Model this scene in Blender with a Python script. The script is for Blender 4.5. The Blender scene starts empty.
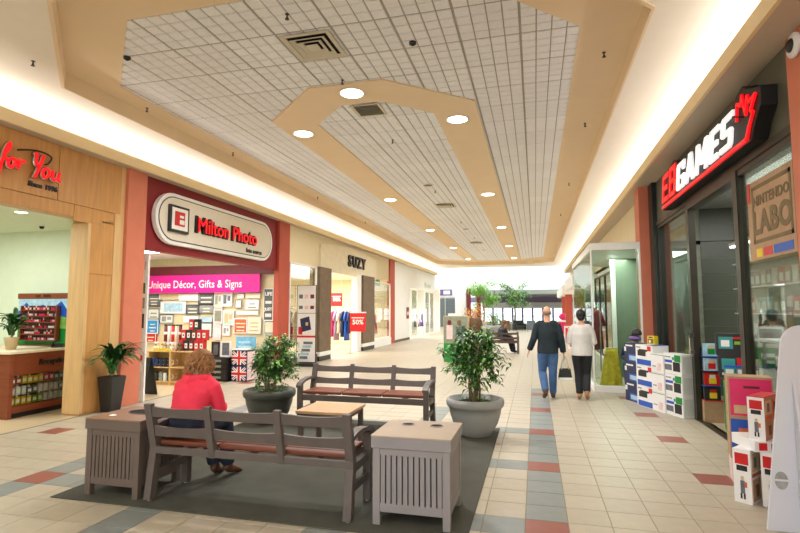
import bpy, bmesh, math, random
from mathutils import Vector, Matrix, Euler
S = bpy.context.scene
C = S.collection
R = math.radians
random.seed(7)

# ------------------------------------------------------------------ camera, world, exposure
cd = bpy.data.cameras.new('camera'); cam = bpy.data.objects.new('camera', cd); C.objects.link(cam)
cd.sensor_width = 36.0; cd.lens = 36.0 * 515 / 800; cd.clip_start = 0.05; cd.clip_end = 300
cam.location = (0, 0, 1.69)
cam.rotation_euler = (R(90 + 4.83), 0, R(14.64))
S.camera = cam
S.view_settings.view_transform = 'Standard'; S.view_settings.look = 'None'
S.view_settings.gamma = 1.0; S.view_settings.use_curve_mapping = False
S.view_settings.exposure = 0.45
w = bpy.data.worlds.new('sky'); S.world = w; w.use_nodes = True
bg = w.node_tree.nodes['Background']; bg.inputs[0].default_value = (0.93, 0.97, 1.0, 1); bg.inputs[1].default_value = 1.6

def area(name, loc, rot, sx, sy, power, col=(1, 1, 1), shape='RECTANGLE', spread=180):
    d = bpy.data.lights.new(name, 'AREA'); d.shape = shape; d.size = sx; d.size_y = sy
    d.energy = power; d.color = col; d.spread = R(spread)
    o = bpy.data.objects.new(name, d); C.objects.link(o); o.location = loc; o.rotation_euler = rot
    return o
WARM = (1.0, 0.97, 0.93); NEUT = (1.0, 0.96, 0.9); COOL = (0.93, 0.98, 1.0)
# linear lamps lying in the two ceiling coves (they shine up on the white ceiling)
area('cove_lamp_left', (-7.25, 16.0, 4.33), (R(180), R(6), 0), 0.12, 44, 245, WARM)
area('cove_lamp_right', (2.35, 16.0, 4.33), (R(180), R(-6), 0), 0.12, 44, 245, WARM)
# daylight through the roof light above the far court
area('court_daylight', (-2.4, 47.0, 8.6), (0, 0, 0), 16, 17, 1500, COOL)

# ------------------------------------------------------------------ materials
def lin(c):
    return tuple(((v / 255) / 12.92 if v / 255 <= 0.04045 else ((v / 255 + 0.055) / 1.055) ** 2.4) for v in c)
MATS = {}
def mat(name, rgb, rough=0.5, metal=0.0, var=0.06, scale=6.0, bump=0.0, bscale=None, stretch=(1, 1, 1), emit=0.0, rnd=0.0, spec=0.5, coat=0.0):
    if name in MATS: return MATS[name]
    m = bpy.data.materials.new(name); m.use_nodes = True; nt = m.node_tree; N = nt.nodes; L = nt.links
    b = N['Principled BSDF']; b.inputs['Roughness'].default_value = rough; b.inputs['Metallic'].default_value = metal
    b.inputs['Specular IOR Level'].default_value = spec
    b.inputs['Coat Weight'].default_value = coat
    c = lin(rgb)
    tc = N.new('ShaderNodeTexCoord'); mp = N.new('ShaderNodeMapping'); mp.inputs['Scale'].default_value = stretch
    L.new(tc.outputs['Object'], mp.inputs['Vector'])
    nz = N.new('ShaderNodeTexNoise'); nz.inputs['Scale'].default_value = scale; nz.inputs['Detail'].default_value = 4
    L.new(mp.outputs['Vector'], nz.inputs['Vector'])
    rp = N.new('ShaderNodeValToRGB')
    rp.color_ramp.elements[0].position = 0.3; rp.color_ramp.elements[1].position = 0.7
    rp.color_ramp.elements[0].color = tuple(max(0, x * (1 - var)) for x in c) + (1,)
    rp.color_ramp.elements[1].color = tuple(min(1, x * (1 + var)) for x in c) + (1,)
    L.new(nz.outputs['Fac'], rp.inputs['Fac'])
    out = rp.outputs['Color']
    if rnd:
        oi = N.new('ShaderNodeObjectInfo'); mr = N.new('ShaderNodeMapRange')
        mr.inputs['To Min'].default_value = 1 - rnd; mr.inputs['To Max'].default_value = 1 + rnd
        L.new(oi.outputs['Random'], mr.inputs['Value'])
        mx = N.new('ShaderNodeVectorMath'); mx.operation = 'SCALE'
        L.new(out, mx.inputs[0]); L.new(mr.outputs['Result'], mx.inputs['Scale']); out = mx.outputs['Vector']
    L.new(out, b.inputs['Base Color'])
    if bump:
        n2 = N.new('ShaderNodeTexNoise'); n2.inputs['Scale'].default_value = bscale or scale * 8; n2.inputs['Detail'].default_value = 3
        L.new(mp.outputs['Vector'], n2.inputs['Vector'])
        bp = N.new('ShaderNodeBump'); bp.inputs['Strength'].default_value = bump; bp.inputs['Distance'].default_value = 0.01
        L.new(n2.outputs['Fac'], bp.inputs['Height']); L.new(bp.outputs['Normal'], b.inputs['Normal'])
    if emit:
        b.inputs['Emission Color'].default_value = c + (1,); b.inputs['Emission Strength'].default_value = emit
    MATS[name] = m
    return m
def glass(name, tint=(255, 255, 255), refl=1.0, ior=1.45):
    if name in MATS: return MATS[name]
    m = bpy.data.materials.new(name); m.use_nodes = True; nt = m.node_tree; N = nt.nodes; L = nt.links
    N.remove(N['Principled BSDF'])
    t = N.new('ShaderNodeBsdfTransparent'); t.inputs[0].default_value = lin(tint) + (1,)
    g = N.new('ShaderNodeBsdfGlossy'); g.inputs['Roughness'].default_value = 0.01
    fr = N.new('ShaderNodeFresnel'); fr.inputs['IOR'].default_value = ior
    ma = N.new('ShaderNodeMath'); ma.operation = 'MULTIPLY'; ma.inputs[1].default_value = refl
    L.new(fr.outputs[0], ma.inputs[0])
    mx = N.new('ShaderNodeMixShader'); L.new(ma.outputs[0], mx.inputs[0]); L.new(t.outputs[0], mx.inputs[1]); L.new(g.outputs[0], mx.inputs[2])
    L.new(mx.outputs[0], N['Material Output'].inputs['Surface'])
    MATS[name] = m
    return m
# palette
mat('tile_beige', (180, 170, 150), 0.4, spec=0.4, var=0.05, scale=9, rnd=0.04)
mat('tile_blue', (132, 138, 134), 0.4, spec=0.4, var=0.06, scale=9, rnd=0.04)
mat('tile_red', (146, 84, 70), 0.4, spec=0.4, var=0.07, scale=9, rnd=0.05)
mat('grout', (146, 133, 112), 0.8, var=0.1)
mat('white_ceiling', (240, 232, 220), 0.85, var=0.01)
mat('tan_gyp', (236, 212, 178), 0.8, var=0.02, scale=2)
mat('tan_fascia', (236, 212, 166), 0.7, var=0.02, scale=2)
mat('soffit', (196, 180, 158), 0.7, var=0.02)
mat('ctile', (240, 240, 244), 0.9, var=0.04, scale=25, bump=0.3, bscale=160, rnd=0.03)
mat('cgrid', (176, 170, 164), 0.8, var=0.05)
mat('wood', (206, 152, 88), 0.42, var=0.10, scale=3, stretch=(6, 6, 0.6))
mat('wood_pale', (222, 184, 128), 0.45, var=0.08, scale=3, stretch=(6, 6, 0.6))
mat('wood_red', (130, 64, 36), 0.4, var=0.14, scale=3, stretch=(0.8, 0.8, 8))
mat('salmon', (212, 124, 96), 0.6, var=0.04, scale=4)
mat('brick_red', (186, 82, 60), 0.6, var=0.05, scale=4)
mat('red_wall', (138, 24, 30), 0.55, var=0.05, scale=3)
mat('cream_wall', (232, 218, 182), 0.7, var=0.02)
mat('white_wall', (240, 240, 236), 0.7, var=0.02)
mat('mint_wall', (226, 238, 214), 0.7, var=0.02)
mat('dark_header', (92, 92, 80), 0.4, var=0.08, scale=2)
mat('dark_green', (30, 44, 40), 0.35, var=0.1)
mat('bronze', (64, 60, 50), 0.35, 0.5, var=0.08)
mat('grey_tile', (84, 89, 76), 0.35, var=0.07, scale=3, rnd=0.03)
mat('bench_paint', (96, 87, 83), 0.45, var=0.07, scale=5, stretch=(2, 2, 2), bump=0.1, bscale=40)
mat('bench_dark', (98, 84, 76), 0.5, var=0.07, scale=5)
mat('bin_paint', (142, 137, 140), 0.45, var=0.05, scale=5, bump=0.06, bscale=40)
mat('bin_top', (178, 158, 136), 0.4, var=0.06, scale=8)
mat('bin_brown', (104, 91, 84), 0.45, var=0.07, scale=5, bump=0.06, bscale=40)
mat('bin_brown_top', (140, 108, 86), 0.42, var=0.07, scale=8)
mat('table_top', (196, 160, 122), 0.38, var=0.10, scale=6, stretch=(1, 5, 1))
mat('seat_slat', (114, 58, 38), 0.4, var=0.16, scale=4, stretch=(1, 10, 10))
mat('black', (18, 18, 18), 0.5, var=0.2)
mat('near_black', (36, 36, 36), 0.45, var=0.2)
mat('void', (10, 10, 9), 0.9, var=0.2)
mat('carpet', (80, 80, 70), 0.95, var=0.16, scale=3, bump=0.7, bscale=260)
mat('steel', (190, 190, 190), 0.25, 1.0, var=0.05)
mat('chrome', (225, 225, 225), 0.12, 1.0, var=0.03)
mat('white_plastic', (240, 240, 240), 0.35, var=0.02)
mat('white_paint', (244, 242, 238), 0.45, var=0.02)
mat('cool_white', (206, 208, 220), 0.45, var=0.015)
mat('vent_metal', (208, 200, 180), 0.5, var=0.04)
mat('vent_grey', (120, 116, 100), 0.6, var=0.1)
mat('pot_dark', (76, 80, 72), 0.45, var=0.12, scale=4, bump=0.1)
mat('pot_grey', (158, 160, 158), 0.55, var=0.07, scale=5, bump=0.1)
mat('pot_black', (40, 42, 42), 0.3, var=0.1)
mat('soil', (60, 44, 32), 0.95, var=0.3, scale=40, bump=0.8)
mat('bark', (150, 126, 100), 0.85, var=0.2, scale=18, bump=0.5)
mat('leaf', (56, 108, 44), 0.42, var=0.35, scale=11)
mat('leaf_lt', (112, 164, 70), 0.45, var=0.3, scale=11)
mat('leaf_dk', (38, 84, 42), 0.35, var=0.3, scale=9)
mat('skin', (214, 160, 130), 0.55, var=0.05, scale=8)
mat('red', (206, 30, 34), 0.4, var=0.05); mat('red_glow', (226, 14, 26), 0.4, emit=0.6, var=0.02)
mat('white_glow', (250, 252, 255), 0.4, emit=0.45, var=0.0)
mat('lamp_glow', (255, 246, 228), 0.4, emit=9.0, var=0.0)
mat('tube_glow', (255, 255, 255), 0.4, emit=5.0, var=0.0)
mat('magenta', (226, 8, 148), 0.5, var=0.03)
mat('maroon', (108, 24, 34), 0.5, var=0.06)
mat('gold_slat', (230, 214, 176), 0.5, var=0.05)
mat('pale', (222, 226, 222), 0.5); mat('cream', (238, 226, 196), 0.5); mat('slate', (104, 110, 118), 0.5, var=0.3, scale=14)
mat('grey', (150, 152, 150), 0.5, var=0.25, scale=14); mat('tan', (206, 182, 140), 0.5); mat('blue', (30, 150, 220), 0.4)
mat('sky', (170, 206, 226), 0.5, var=0.2, scale=12); mat('pink', (232, 204, 204), 0.5, var=0.12, scale=12); mat('mint', (196, 214, 204), 0.5, var=0.12, scale=12)
mat('orange', (204, 104, 64), 0.5, var=0.3, scale=14); mat('board', (92, 96, 88), 0.6, var=0.15); mat('sage', (140, 146, 126), 0.6, var=0.15, scale=12)
mat('blueboard', (110, 176, 214), 0.5, var=0.2, scale=10); mat('navy', (34, 44, 86), 0.5); mat('royal', (26, 86, 190), 0.4)
mat('green', (22, 140, 56), 0.4); mat('lime', (132, 190, 50), 0.5); mat('yellow', (236, 206, 40), 0.5); mat('hotpink', (226, 44, 112), 0.45)
mat('kraft', (184, 150, 118), 0.7, var=0.06, scale=12); mat('kraft_dark', (126, 108, 76), 0.7); mat('brown', (112, 84, 60), 0.6, var=0.2)
mat('purple', (108, 84, 150), 0.5); mat('teal', (52, 150, 150), 0.5); mat('lilac', (150, 128, 168), 0.5)
mat('stone_brown', (116, 96, 74), 0.6, var=0.16, scale=5, bump=0.2)
mat('hoodie', (240, 56, 84), 0.85, var=0.05, scale=14, bump=0.25, bscale=120)
mat('denim', (66, 100, 146), 0.8, var=0.14, scale=16, bump=0.2, bscale=140); mat('denim_dark', (36, 46, 66), 0.8, var=0.14, scale=16)
mat('sweater', (28, 40, 48), 0.85, var=0.12, scale=14, bump=0.2, bscale=120); mat('blazer', (214, 210, 204), 0.75, var=0.04, scale=14)
mat('trousers', (26, 28, 32), 0.75, var=0.15); mat('leather', (94, 62, 42), 0.5, var=0.15); mat('tan_shoe', (178, 132, 92), 0.5)
mat('hair_brown', (150, 102, 60), 0.6, var=0.4, scale=30); mat('hair_black', (22, 20, 22), 0.5, var=0.3, scale=30); mat('hair_grey', (150, 130, 116), 0.7)
G = glass('glass', (250, 253, 251), 0.6); GR = glass('glass_green', (234, 242, 236), 0.55)

# ------------------------------------------------------------------ mesh builder
class MB:
    def __init__(s): s.v = []; s.f = []; s.m = []; s.mi = 0; s.M = None
    def add(s, vs, fs, mi=None):
        o = len(s.v)
        if s.M is not None: vs = [tuple(s.M @ Vector(p)) for p in vs]
        s.v += [tuple(p) for p in vs]; s.f += [tuple(i + o for i in f) for f in fs]; s.m += [s.mi if mi is None else mi] * len(fs)
        return s
    def box(s, x0, y0, z0, x1, y1, z1, mi=None):
        if x0 > x1: x0, x1 = x1, x0
        if y0 > y1: y0, y1 = y1, y0
        if z0 > z1: z0, z1 = z1, z0
        vs = [(x0, y0, z0), (x1, y0, z0), (x1, y1, z0), (x0, y1, z0), (x0, y0, z1), (x1, y0, z1), (x1, y1, z1), (x0, y1, z1)]
        return s.add(vs, [(3, 2, 1, 0), (4, 5, 6, 7), (0, 1, 5, 4), (1, 2, 6, 5), (2, 3, 7, 6), (3, 0, 4, 7)], mi)
    def hexa(s, b, t, mi=None):      # bottom 4 + top 4 points
        return s.add(list(b) + list(t), [(3, 2, 1, 0), (4, 5, 6, 7), (0, 1, 5, 4), (1, 2, 6, 5), (2, 3, 7, 6), (3, 0, 4, 7)], mi)
    def bar(s, p, q, wx, wy, mi=None):   # sheared bar between two points (section in X and Y)
        a, b = wx / 2, wy / 2
        k = [(-a, -b), (a, -b), (a, b), (-a, b)]
        return s.hexa([(p[0] + x, p[1] + y, p[2]) for x, y in k], [(q[0] + x, q[1] + y, q[2]) for x, y in k], mi)
    def prism(s, pts, d, mi=None):   # polygon pts (3D, planar), extruded by vector d
        n = len(pts); d = Vector(d)
        vs = [tuple(p) for p in pts] + [tuple(Vector(p) + d) for p in pts]
        fs = [tuple(range(n)), tuple(range(2 * n - 1, n - 1, -1))] + [(i + n, (i + 1) % n + n, (i + 1) % n, i) for i in range(n)]
        return s.add(vs, fs, mi)
    def lathe(s, prof, n=24, c=(0, 0, 0), mi=None, sx=1, sy=1):
        vs = []; fs = []
        for r, z in prof:
            for i in range(n):
                a = 2 * math.pi * i / n; vs.append((c[0] + r * math.cos(a) * sx, c[1] + r * math.sin(a) * sy, c[2] + z))
        for j in range(len(prof) - 1):
            for i in range(n):
                k = (i + 1) % n; fs.append((j * n + i, j * n + k, (j + 1) * n + k, (j + 1) * n + i))
        fs.append(tuple(range(n - 1, -1, -1))); fs.append(tuple((len(prof) - 1) * n + i for i in range(n)))
        return s.add(vs, fs, mi)
    def cyl(s, c, r, h, n=16, mi=None): return s.lathe([(r, 0), (r, h)], n, c, mi)
    def loft(s, pts, rad, n=12, lat=None, mi=None):
        pts = [Vector(p) for p in pts]; vs = []; fs = []; a = None
        for i, p in enumerate(pts):
            t = (pts[min(i + 1, len(pts) - 1)] - pts[max(i - 1, 0)]).normalized()
            if a is None:
                a = Vector(lat) if lat else (Vector((1, 0, 0)) if abs(t.x) < 0.9 else Vector((0, 1, 0)))
            elif lat: a = Vector(lat)
            a = (a - t * a.dot(t)).normalized(); b = t.cross(a)
            r = rad[i] if isinstance(rad, (list, tuple)) else rad
            ra, rb = r if isinstance(r, (list, tuple)) else (r, r)
            for k in range(n):
                th = 2 * math.pi * k / n; vs.append(tuple(p + a * ra * math.cos(th) + b * rb * math.sin(th)))
        m = len(pts)
        for j in range(m - 1):
            for k in range(n):
                q = (k + 1) % n; fs.append((j * n + k, j * n + q, (j + 1) * n + q, (j + 1) * n + k))
        fs.append(tuple(range(n - 1, -1, -1))); fs.append(tuple((m - 1) * n + k for k in range(n)))
        return s.add(vs, fs, mi)
    def ball(s, c, rx, ry=None, rz=None, n=12, mi=None):
        ry = ry or rx; rz = rz or rx; h = max(4, n // 2); vs = [(c[0], c[1], c[2] - rz)]; fs = []
        for j in range(1, h):
            ph = -math.pi / 2 + math.pi * j / h
            for i in range(n):
                a = 2 * math.pi * i / n; vs.append((c[0] + rx * math.cos(ph) * math.cos(a), c[1] + ry * math.cos(ph) * math.sin(a), c[2] + rz * math.sin(ph)))
        vs.append((c[0], c[1], c[2] + rz)); T = len(vs) - 1
        for i in range(n): fs.append((0, 1 + (i + 1) % n, 1 + i))
        for j in range(h - 2):
            for i in range(n):
                k = (i + 1) % n; fs.append((1 + j * n + i, 1 + j * n + k, 1 + (j + 1) * n + k, 1 + (j + 1) * n + i))
        o = 1 + (h - 2) * n
        for i in range(n): fs.append((o + i, o + (i + 1) % n, T))
        return s.add(vs, fs, mi)
    def mesh(s, name, mats, smooth=False):
        me = bpy.data.meshes.new(name); me.from_pydata(s.v, [], s.f)
        for m in (mats if isinstance(mats, (list, tuple)) else [mats]): me.materials.append(MATS[m] if isinstance(m, str) else m)
        me.polygons.foreach_set('material_index', s.m)
        if smooth: me.polygons.foreach_set('use_smooth', [True] * len(me.polygons))
        me.update()
        return me
    def build(s, name, mats, parent=None, smooth=False, bevel=0.0, loc=None, rot=None):
        return link(name, s.mesh(name, mats, smooth), parent, bevel, loc, rot)
def link(name, me, parent=None, bevel=0.0, loc=None, rot=None):
    o = bpy.data.objects.new(name, me); C.objects.link(o); o.parent = parent
    if loc: o.location = loc
    if rot: o.rotation_euler = rot
    if bevel:
        b = o.modifiers.new('bevel', 'BEVEL'); b.width = bevel; b.segments = 2; b.limit_method = 'ANGLE'; b.harden_normals = False
    return o
def box(name, m, x0, y0, z0, x1, y1, z1, parent=None, bevel=0.0): return MB().box(x0, y0, z0, x1, y1, z1).build(name, m, parent, bevel=bevel)
def tag(o, label, cat, group=None):
    o['label'] = label; o['category'] = cat
    if group: o['group'] = group
    return o
def thing(name, label, cat, loc=(0, 0, 0), rz=0, group=None):
    o = bpy.data.objects.new(name, None); C.objects.link(o); o.location = loc; o.rotation_euler = (0, 0, rz); o.empty_display_size = 0.1
    return tag(o, label, cat, group)
def struct(o, label=None):
    o['kind'] = 'structure'
    if label: o['label'] = label
    return o
def stuff(o): o['kind'] = 'stuff'; return o
def dup(root, loc, rz, label, group=None):
    r = root.copy(); C.objects.link(r); r.location = loc; r.rotation_euler = (0, 0, rz); r['label'] = label
    if group: r['group'] = group
    for ch in list(root.children):
        c = ch.copy(); C.objects.link(c); c.parent = r
        for g in ch.children:
            d = g.copy(); C.objects.link(d); d.parent = c
    return r
def baked(tmp):
    dg = bpy.context.evaluated_depsgraph_get(); me = bpy.data.meshes.new_from_object(tmp.evaluated_get(dg)); return me
def text(s, size, m, name='lettering', parent=None, loc=(0, 0, 0), rot=(0, 0, 0), ext=0.01, shear=0.0, off=0.0, align='CENTER', sx=1.0, spacing=1.0, fill=True):
    cu = bpy.data.curves.new('t', 'FONT'); cu.body = s; cu.size = size; cu.extrude = ext; cu.shear = shear; cu.offset = off
    cu.align_x = align; cu.align_y = 'CENTER'; cu.space_character = spacing; cu.resolution_u = 3
    t = bpy.data.objects.new('t', cu); C.objects.link(t)
    bpy.context.view_layer.update()
    me = baked(t); bpy.data.objects.remove(t); bpy.data.curves.remove(cu)
    me.materials.clear(); me.materials.append(MATS[m])
    me.name = name
    if sx != 1.0: me.transform(Matrix.Diagonal((sx, 1, 1, 1)))
    return link(name, me, parent, loc=loc, rot=rot)
def fit_text(s, m, name, parent, face, u0, u1, v0, v1, d, ext=0.01, shear=0.0, off=0.0):
    # one character or word scaled to fill the rectangle u0..u1 (reading direction) x v0..v1 (up) on a wall face
    o = text(s, 1.0, m, name, parent, (0, 0, 0), (0, 0, 0), 0.01, shear, off)
    vs = [v.co for v in o.data.vertices]; a0, a1 = min(v.x for v in vs), max(v.x for v in vs); b0, b1 = min(v.y for v in vs), max(v.y for v in vs)
    for v in o.data.vertices:
        u = (v.co.x - a0) / (a1 - a0) * abs(u1 - u0); w_ = v0 + (v.co.y - b0) / (b1 - b0) * (v1 - v0); k = v.co.z / 0.01 * ext
        v.co = {'R': (d - k, u0 - u, w_), 'L': (d + k, u0 + u, w_), 'F': (u0 + u, d - k, w_)}[face]
    return o
ORD = ['leftmost', 'second from left', 'third from left', 'fourth from left', 'fifth from left', 'sixth from left', 'seventh from left', 'eighth from left', 'ninth from left', 'tenth from left', 'eleventh from left', 'twelfth from left', 'thirteenth from left', 'fourteenth from left', 'fifteenth from left', 'sixteenth from left', 'seventeenth from left']
def remeshed(mb, name, m, parent, voxel=0.012, it=3):
    me = mb.mesh('tmp', m); t = bpy.data.objects.new('t', me); C.objects.link(t)
    k = t.modifiers.new('r', 'REMESH'); k.mode = 'VOXEL'; k.voxel_size = voxel; k.use_smooth_shade = True
    if it:
        k = t.modifiers.new('s', 'SMOOTH'); k.iterations = it; k.factor = 0.5
    bpy.context.view_layer.update()
    out = baked(t); bpy.data.objects.remove(t); bpy.data.meshes.remove(me)
    out.materials.clear(); out.materials.append(MATS[m]); out.name = name
    out.polygons.foreach_set('use_smooth', [True] * len(out.polygons))
    return link(name, out, parent)
LEFT = (R(90), 0, R(90)); RIGHT = (R(90), 0, R(-90)); FRONT = (R(90), 0, 0)

# ================================================================== THE SETTING
XL, XR = -7.1, 2.4            # storefront lines
FL, FR = -6.9, 2.0            # light-cove fascias
ZS, ZL, ZC, ZT = 4.25, 4.43, 4.78, 5.0   # soffit, cove lip, white ceiling, tray ceiling
# floor: grout bed, individual tiles near the camera, one field of tiles further away
floor = struct(box('floor', 'grout', XL - 0.02, -8, -0.12, XR + 0.02, 72, -0.004))
T = 0.33; X0 = -0.11; Y0 = 4.13
def tile_kind(k, m):
    red = (k % 5 == 0) and (m % 5 == 0)
    y = Y0 + m * T
    if red and (k >= 5 or k == -20 or y < (11.5 if k == 0 else 9.0)) and y < 14: return 2
    if k == 0 and y < 11.5: return 1
    if k in (-5, -10, -15) and y < 9.0: return 1
    if m % 5 == 0 and -15 <= k <= 0 and y < 9.0: return 1
    return 0
cinv = (Matrix.Translation(cam.location) @ cam.rotation_euler.to_matrix().to_4x4()).inverted()
def pix(p):
    q = cinv @ Vector(p)
    if q.z > -0.2: return None
    return 400 + 515 * q.x / -q.z, 266.5 - 515 * q.y / -q.z
tm = ['tile_beige', 'tile_blue', 'tile_red']
tmesh = []
g = 0.0022; bv = 0.0025
for n_ in tm:
    a = T / 2 - g; b = a - bv
    mb = MB(); vs = [(-a, -a, -0.006), (a, -a, -0.006), (a, a, -0.006), (-a, a, -0.006), (-b, -b, 0), (b, -b, 0), (b, b, 0), (-b, b, 0)]
    mb.add(vs, [(4, 5, 6, 7), (0, 1, 5, 4), (1, 2, 6, 5), (2, 3, 7, 6), (3, 0, 4, 7)]); tmesh.append(mb.mesh('tile', n_))
cells = []; far = MB()
for k in range(-21, 8):
    for m in range(-36, 200):
        x = X0 + (k + 0.5) * T; y = Y0 + (m + 0.5) * T
        p = pix((x, y, 0)); vis = p and -15 < p[0] < 815 and p[1] < 545
        mat_hide = -4.15 < x < -0.62 and 4.0 < y < 7.4
        cells.append(((x * x + y * y) if (vis and not mat_hide) else 1e9 + y, x, y, tile_kind(k, m)))
cells.sort()
for i, (d, x, y, kd) in enumerate(cells):
    if i < 300 and d < 1e8: link('floor_tile', tmesh[kd], floor, loc=(x, y, 0))
    else:
        a = T / 2 - g; b = a - bv
        far.add([(x - a, y - a, -0.006), (x + a, y - a, -0.006), (x + a, y + a, -0.006), (x - a, y + a, -0.006), (x - b, y - b, 0), (x + b, y - b, 0), (x + b, y + b, 0), (x - b, y + b, 0)],
                [(4, 5, 6, 7), (0, 1, 5, 4), (1, 2, 6, 5), (2, 3, 7, 6), (3, 0, 4, 7)], kd)
stuff(far.build('floor_tile_field', tm, floor))
mat('store_floor', (206, 186, 150), 0.3, var=0.05, scale=2)
struct(box('floor_shops_left', 'store_floor', -14, -8, -0.12, XL - 0.02, 40, 0.0))
mat('eb_floor', (196, 180, 150), 0.3, var=0.05, scale=2)
struct(box('floor_shops_right', 'eb_floor', XR + 0.02, -8, -0.12, 9, 72, 0.0))
struct(box('floor_court', 'store_floor', -22, 40, -0.12, XL - 0.02, 72, 0.0))

# ---- ceiling: white cove ceiling with an octagonal raised tray
def octo(x0, x1, y0, y1, c):
    return [(x0 + c, y0), (x1 - c, y0), (x1, y0 + c), (x1, y1 - c), (x1 - c, y1), (x0 + c, y1), (x0, y1 - c), (x0, y0 + c)]
TO = octo(-6.3, 1.25, 3.85, 35.6, 1.65); TI = octo(-5.9, 0.58, 4.67, 34.6, 1.45)
XA, XB, YA, YB = -7.75, 2.85, -8.0, 37.4
wc = MB()
def slab(pts, z0, z1, mb): mb.prism([(p[0], p[1], z1) for p in pts], (0, 0, z0 - z1))
slab([(XA, YA), (XB, YA), (XB, 3.85), (XA, 3.85)][::-1], ZC, ZC + 0.2, wc)
slab([(XA, 35.6), (XB, 35.6), (XB, YB), (XA, YB)][::-1], ZC, ZC + 0.2, wc)
slab([(XA, 3.85), (-6.3, 3.85), (-6.3, 35.6), (XA, 35.6)][::-1], ZC, ZC + 0.2, wc)
slab([(1.25, 3.85), (XB, 3.85), (XB, 35.6), (1.25, 35.6)][::-1], ZC, ZC + 0.2, wc)
for c in [((-6.3, 3.85), (-4.65, 3.85), (-6.3, 5.5)), ((1.25, 3.85), (1.25, 5.5), (-0.4, 3.85)), ((1.25, 35.6), (-0.4, 35.6), (1.25, 33.95)), ((-6.3, 35.6), (-6.3, 33.95), (-4.65, 35.6))]:
    slab(c[::-1], ZC, ZC + 0.2, wc)
ceiling = struct(wc.build('ceiling', 'white_ceiling'))
tray = MB()
n = 8
for i in range(n):
    j = (i + 1) % n; a, b = TO[i], TO[j]; c, d = TI[j], TI[i]
    cx = -2.5
    def inn(p, e=0.03): return (p[0] + (e if p[0] < cx else -e), p[1] + (e if p[1] < 20 else -e))
    # upright face (with a thin lip)
    A, B = inn(a), inn(b)
    tray.hexa([(a[0], a[1], ZC - 0.015), (b[0], b[1], ZC - 0.015), (B[0], B[1], ZC - 0.015), (A[0], A[1], ZC - 0.015)], [(a[0], a[1], ZT + 0.05), (b[0], b[1], ZT + 0.05), (B[0], B[1], ZT + 0.05), (A[0], A[1], ZT + 0.05)])
    # flat gypsum border
    tray.hexa([(a[0], a[1], ZT), (b[0], b[1], ZT), (c[0], c[1], ZT), (d[0], d[1], ZT)], [(a[0], a[1], ZT + 0.04), (b[0], b[1], ZT + 0.04), (c[0], c[1], ZT + 0.04), (d[0], d[1], ZT + 0.04)])
tray_o = tray.build('tray_border', 'tan_gyp', ceiling)
box('grid_backing', 'cgrid', -6.2, 4.0, ZT + 0.026, 1.1, 35.3, ZT + 0.1, ceiling)
# acoustic tiles, each scored 4 x 4
P = 0.72; ct = MB(); a = P / 2 - 0.008; q = (2 * a) / 4
for i in range(4):
    for j in range(4):
        x = -a + i * q; y = -a + j * q; e = 0.006; e2 = 0.011
        ct.add([(x + e, y + e, 0.012), (x + q - e, y + e, 0.012), (x + q - e, y + q - e, 0.012), (x + e, y + q - e, 0.012), (x + e2, y + e2, 0), (x + q - e2, y + e2, 0), (x + q - e2, y + q - e2, 0), (x + e2, y + q - e2, 0)],
               [(7, 6, 5, 4), (4, 5, 1, 0), (5, 6, 2, 1), (6, 7, 3, 2), (7, 4, 0, 3)])
ct.add([(-a, -a, 0.011), (a, -a, 0.011), (a, a, 0.011), (-a, a, 0.011)], [(3, 2, 1, 0)], 1)
mat('ctile_groove', (170, 163, 154), 0.9, var=0.05, scale=20)
ctm = ct.mesh('ceiling_tile', ['ctile', 'ctile_groove'])
cells = []
for i in range(-8, 3):
    for j in range(-2, 42):
        x = -0.82 + (i + 0.5) * P; y = 5.41 + (j + 0.5) * P
        if x - P / 2 > 0.58 or x + P / 2 < -5.95 or y + P / 2 < 4.67 or y - P / 2 > 34.7: continue
        if (x - P/2 > -4.41 and x + P/2 < -3.69 or x - P/2 > -1.57 and x + P/2 < -0.85) and y > 9: continue
        cells.append((y, x))
cells.sort(); rest = MB()
for i, (y, x) in enumerate(cells):
    if i < 300: link('ceiling_tile', ctm, ceiling, loc=(x, y, ZT + 0.012))
    else:
        for f in ctm.polygons: rest.add([(ctm.vertices[v].co.x + x, ctm.vertices[v].co.y + y, ctm.vertices[v].co.z + ZT + 0.012) for v in f.vertices], [tuple(range(len(f.vertices)))], f.material_index)
if rest.v: stuff(rest.build('ceiling_tile_field', ['ctile', 'ctile_groove'], ceiling))
# gypsum band with the downlights: a long loop
O = [(-4.41, 34.8), (-4.41, 7.97), (-3.21, 6.87), (-2.05, 6.87), (-0.85, 7.97), (-0.85, 34.8)]
I = [(-3.69, 34.8), (-3.69, 8.3), (-2.98, 7.59), (-2.28, 7.59), (-1.57, 8.3), (-1.57, 34.8)]
bn = MB()
for i in range(5):
    a, b, c, d = O[i], O[i + 1], I[i + 1], I[i]
    bn.hexa([(a[0], a[1], ZT - 0.01), (b[0], b[1], ZT - 0.01), (c[0], c[1], ZT - 0.01), (d[0], d[1], ZT - 0.01)], [(a[0], a[1], ZT + 0.05), (b[0], b[1], ZT + 0.05), (c[0], c[1], ZT + 0.05), (d[0], d[1], ZT + 0.05)])
bn.build('downlight_band', 'tan_gyp', ceiling)
# cove: fascia, soffit, trough, for both sides
def cove(side, xf, xw, xb, mname):
    s = 1 if xf < xw else -1
    m = MB(); m.box(xf, YA, ZS, xf + s * 0.04, YB, ZL)
    f = struct(m.build('trim_fascia_' + side, mname))
    box('cove_shelf', 'soffit', xf + s * 0.04, YA, ZS, xb, YB, ZS + 0.03, f)
    box('cove_back', 'white_ceiling', xb, YA, ZS, xb + s * 0.05, YB, ZC, f)
cove('left', FL, XL, -7.7, 'tan_fascia'); cove('right', FR, XR, 2.8, 'tan_fascia')

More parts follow.
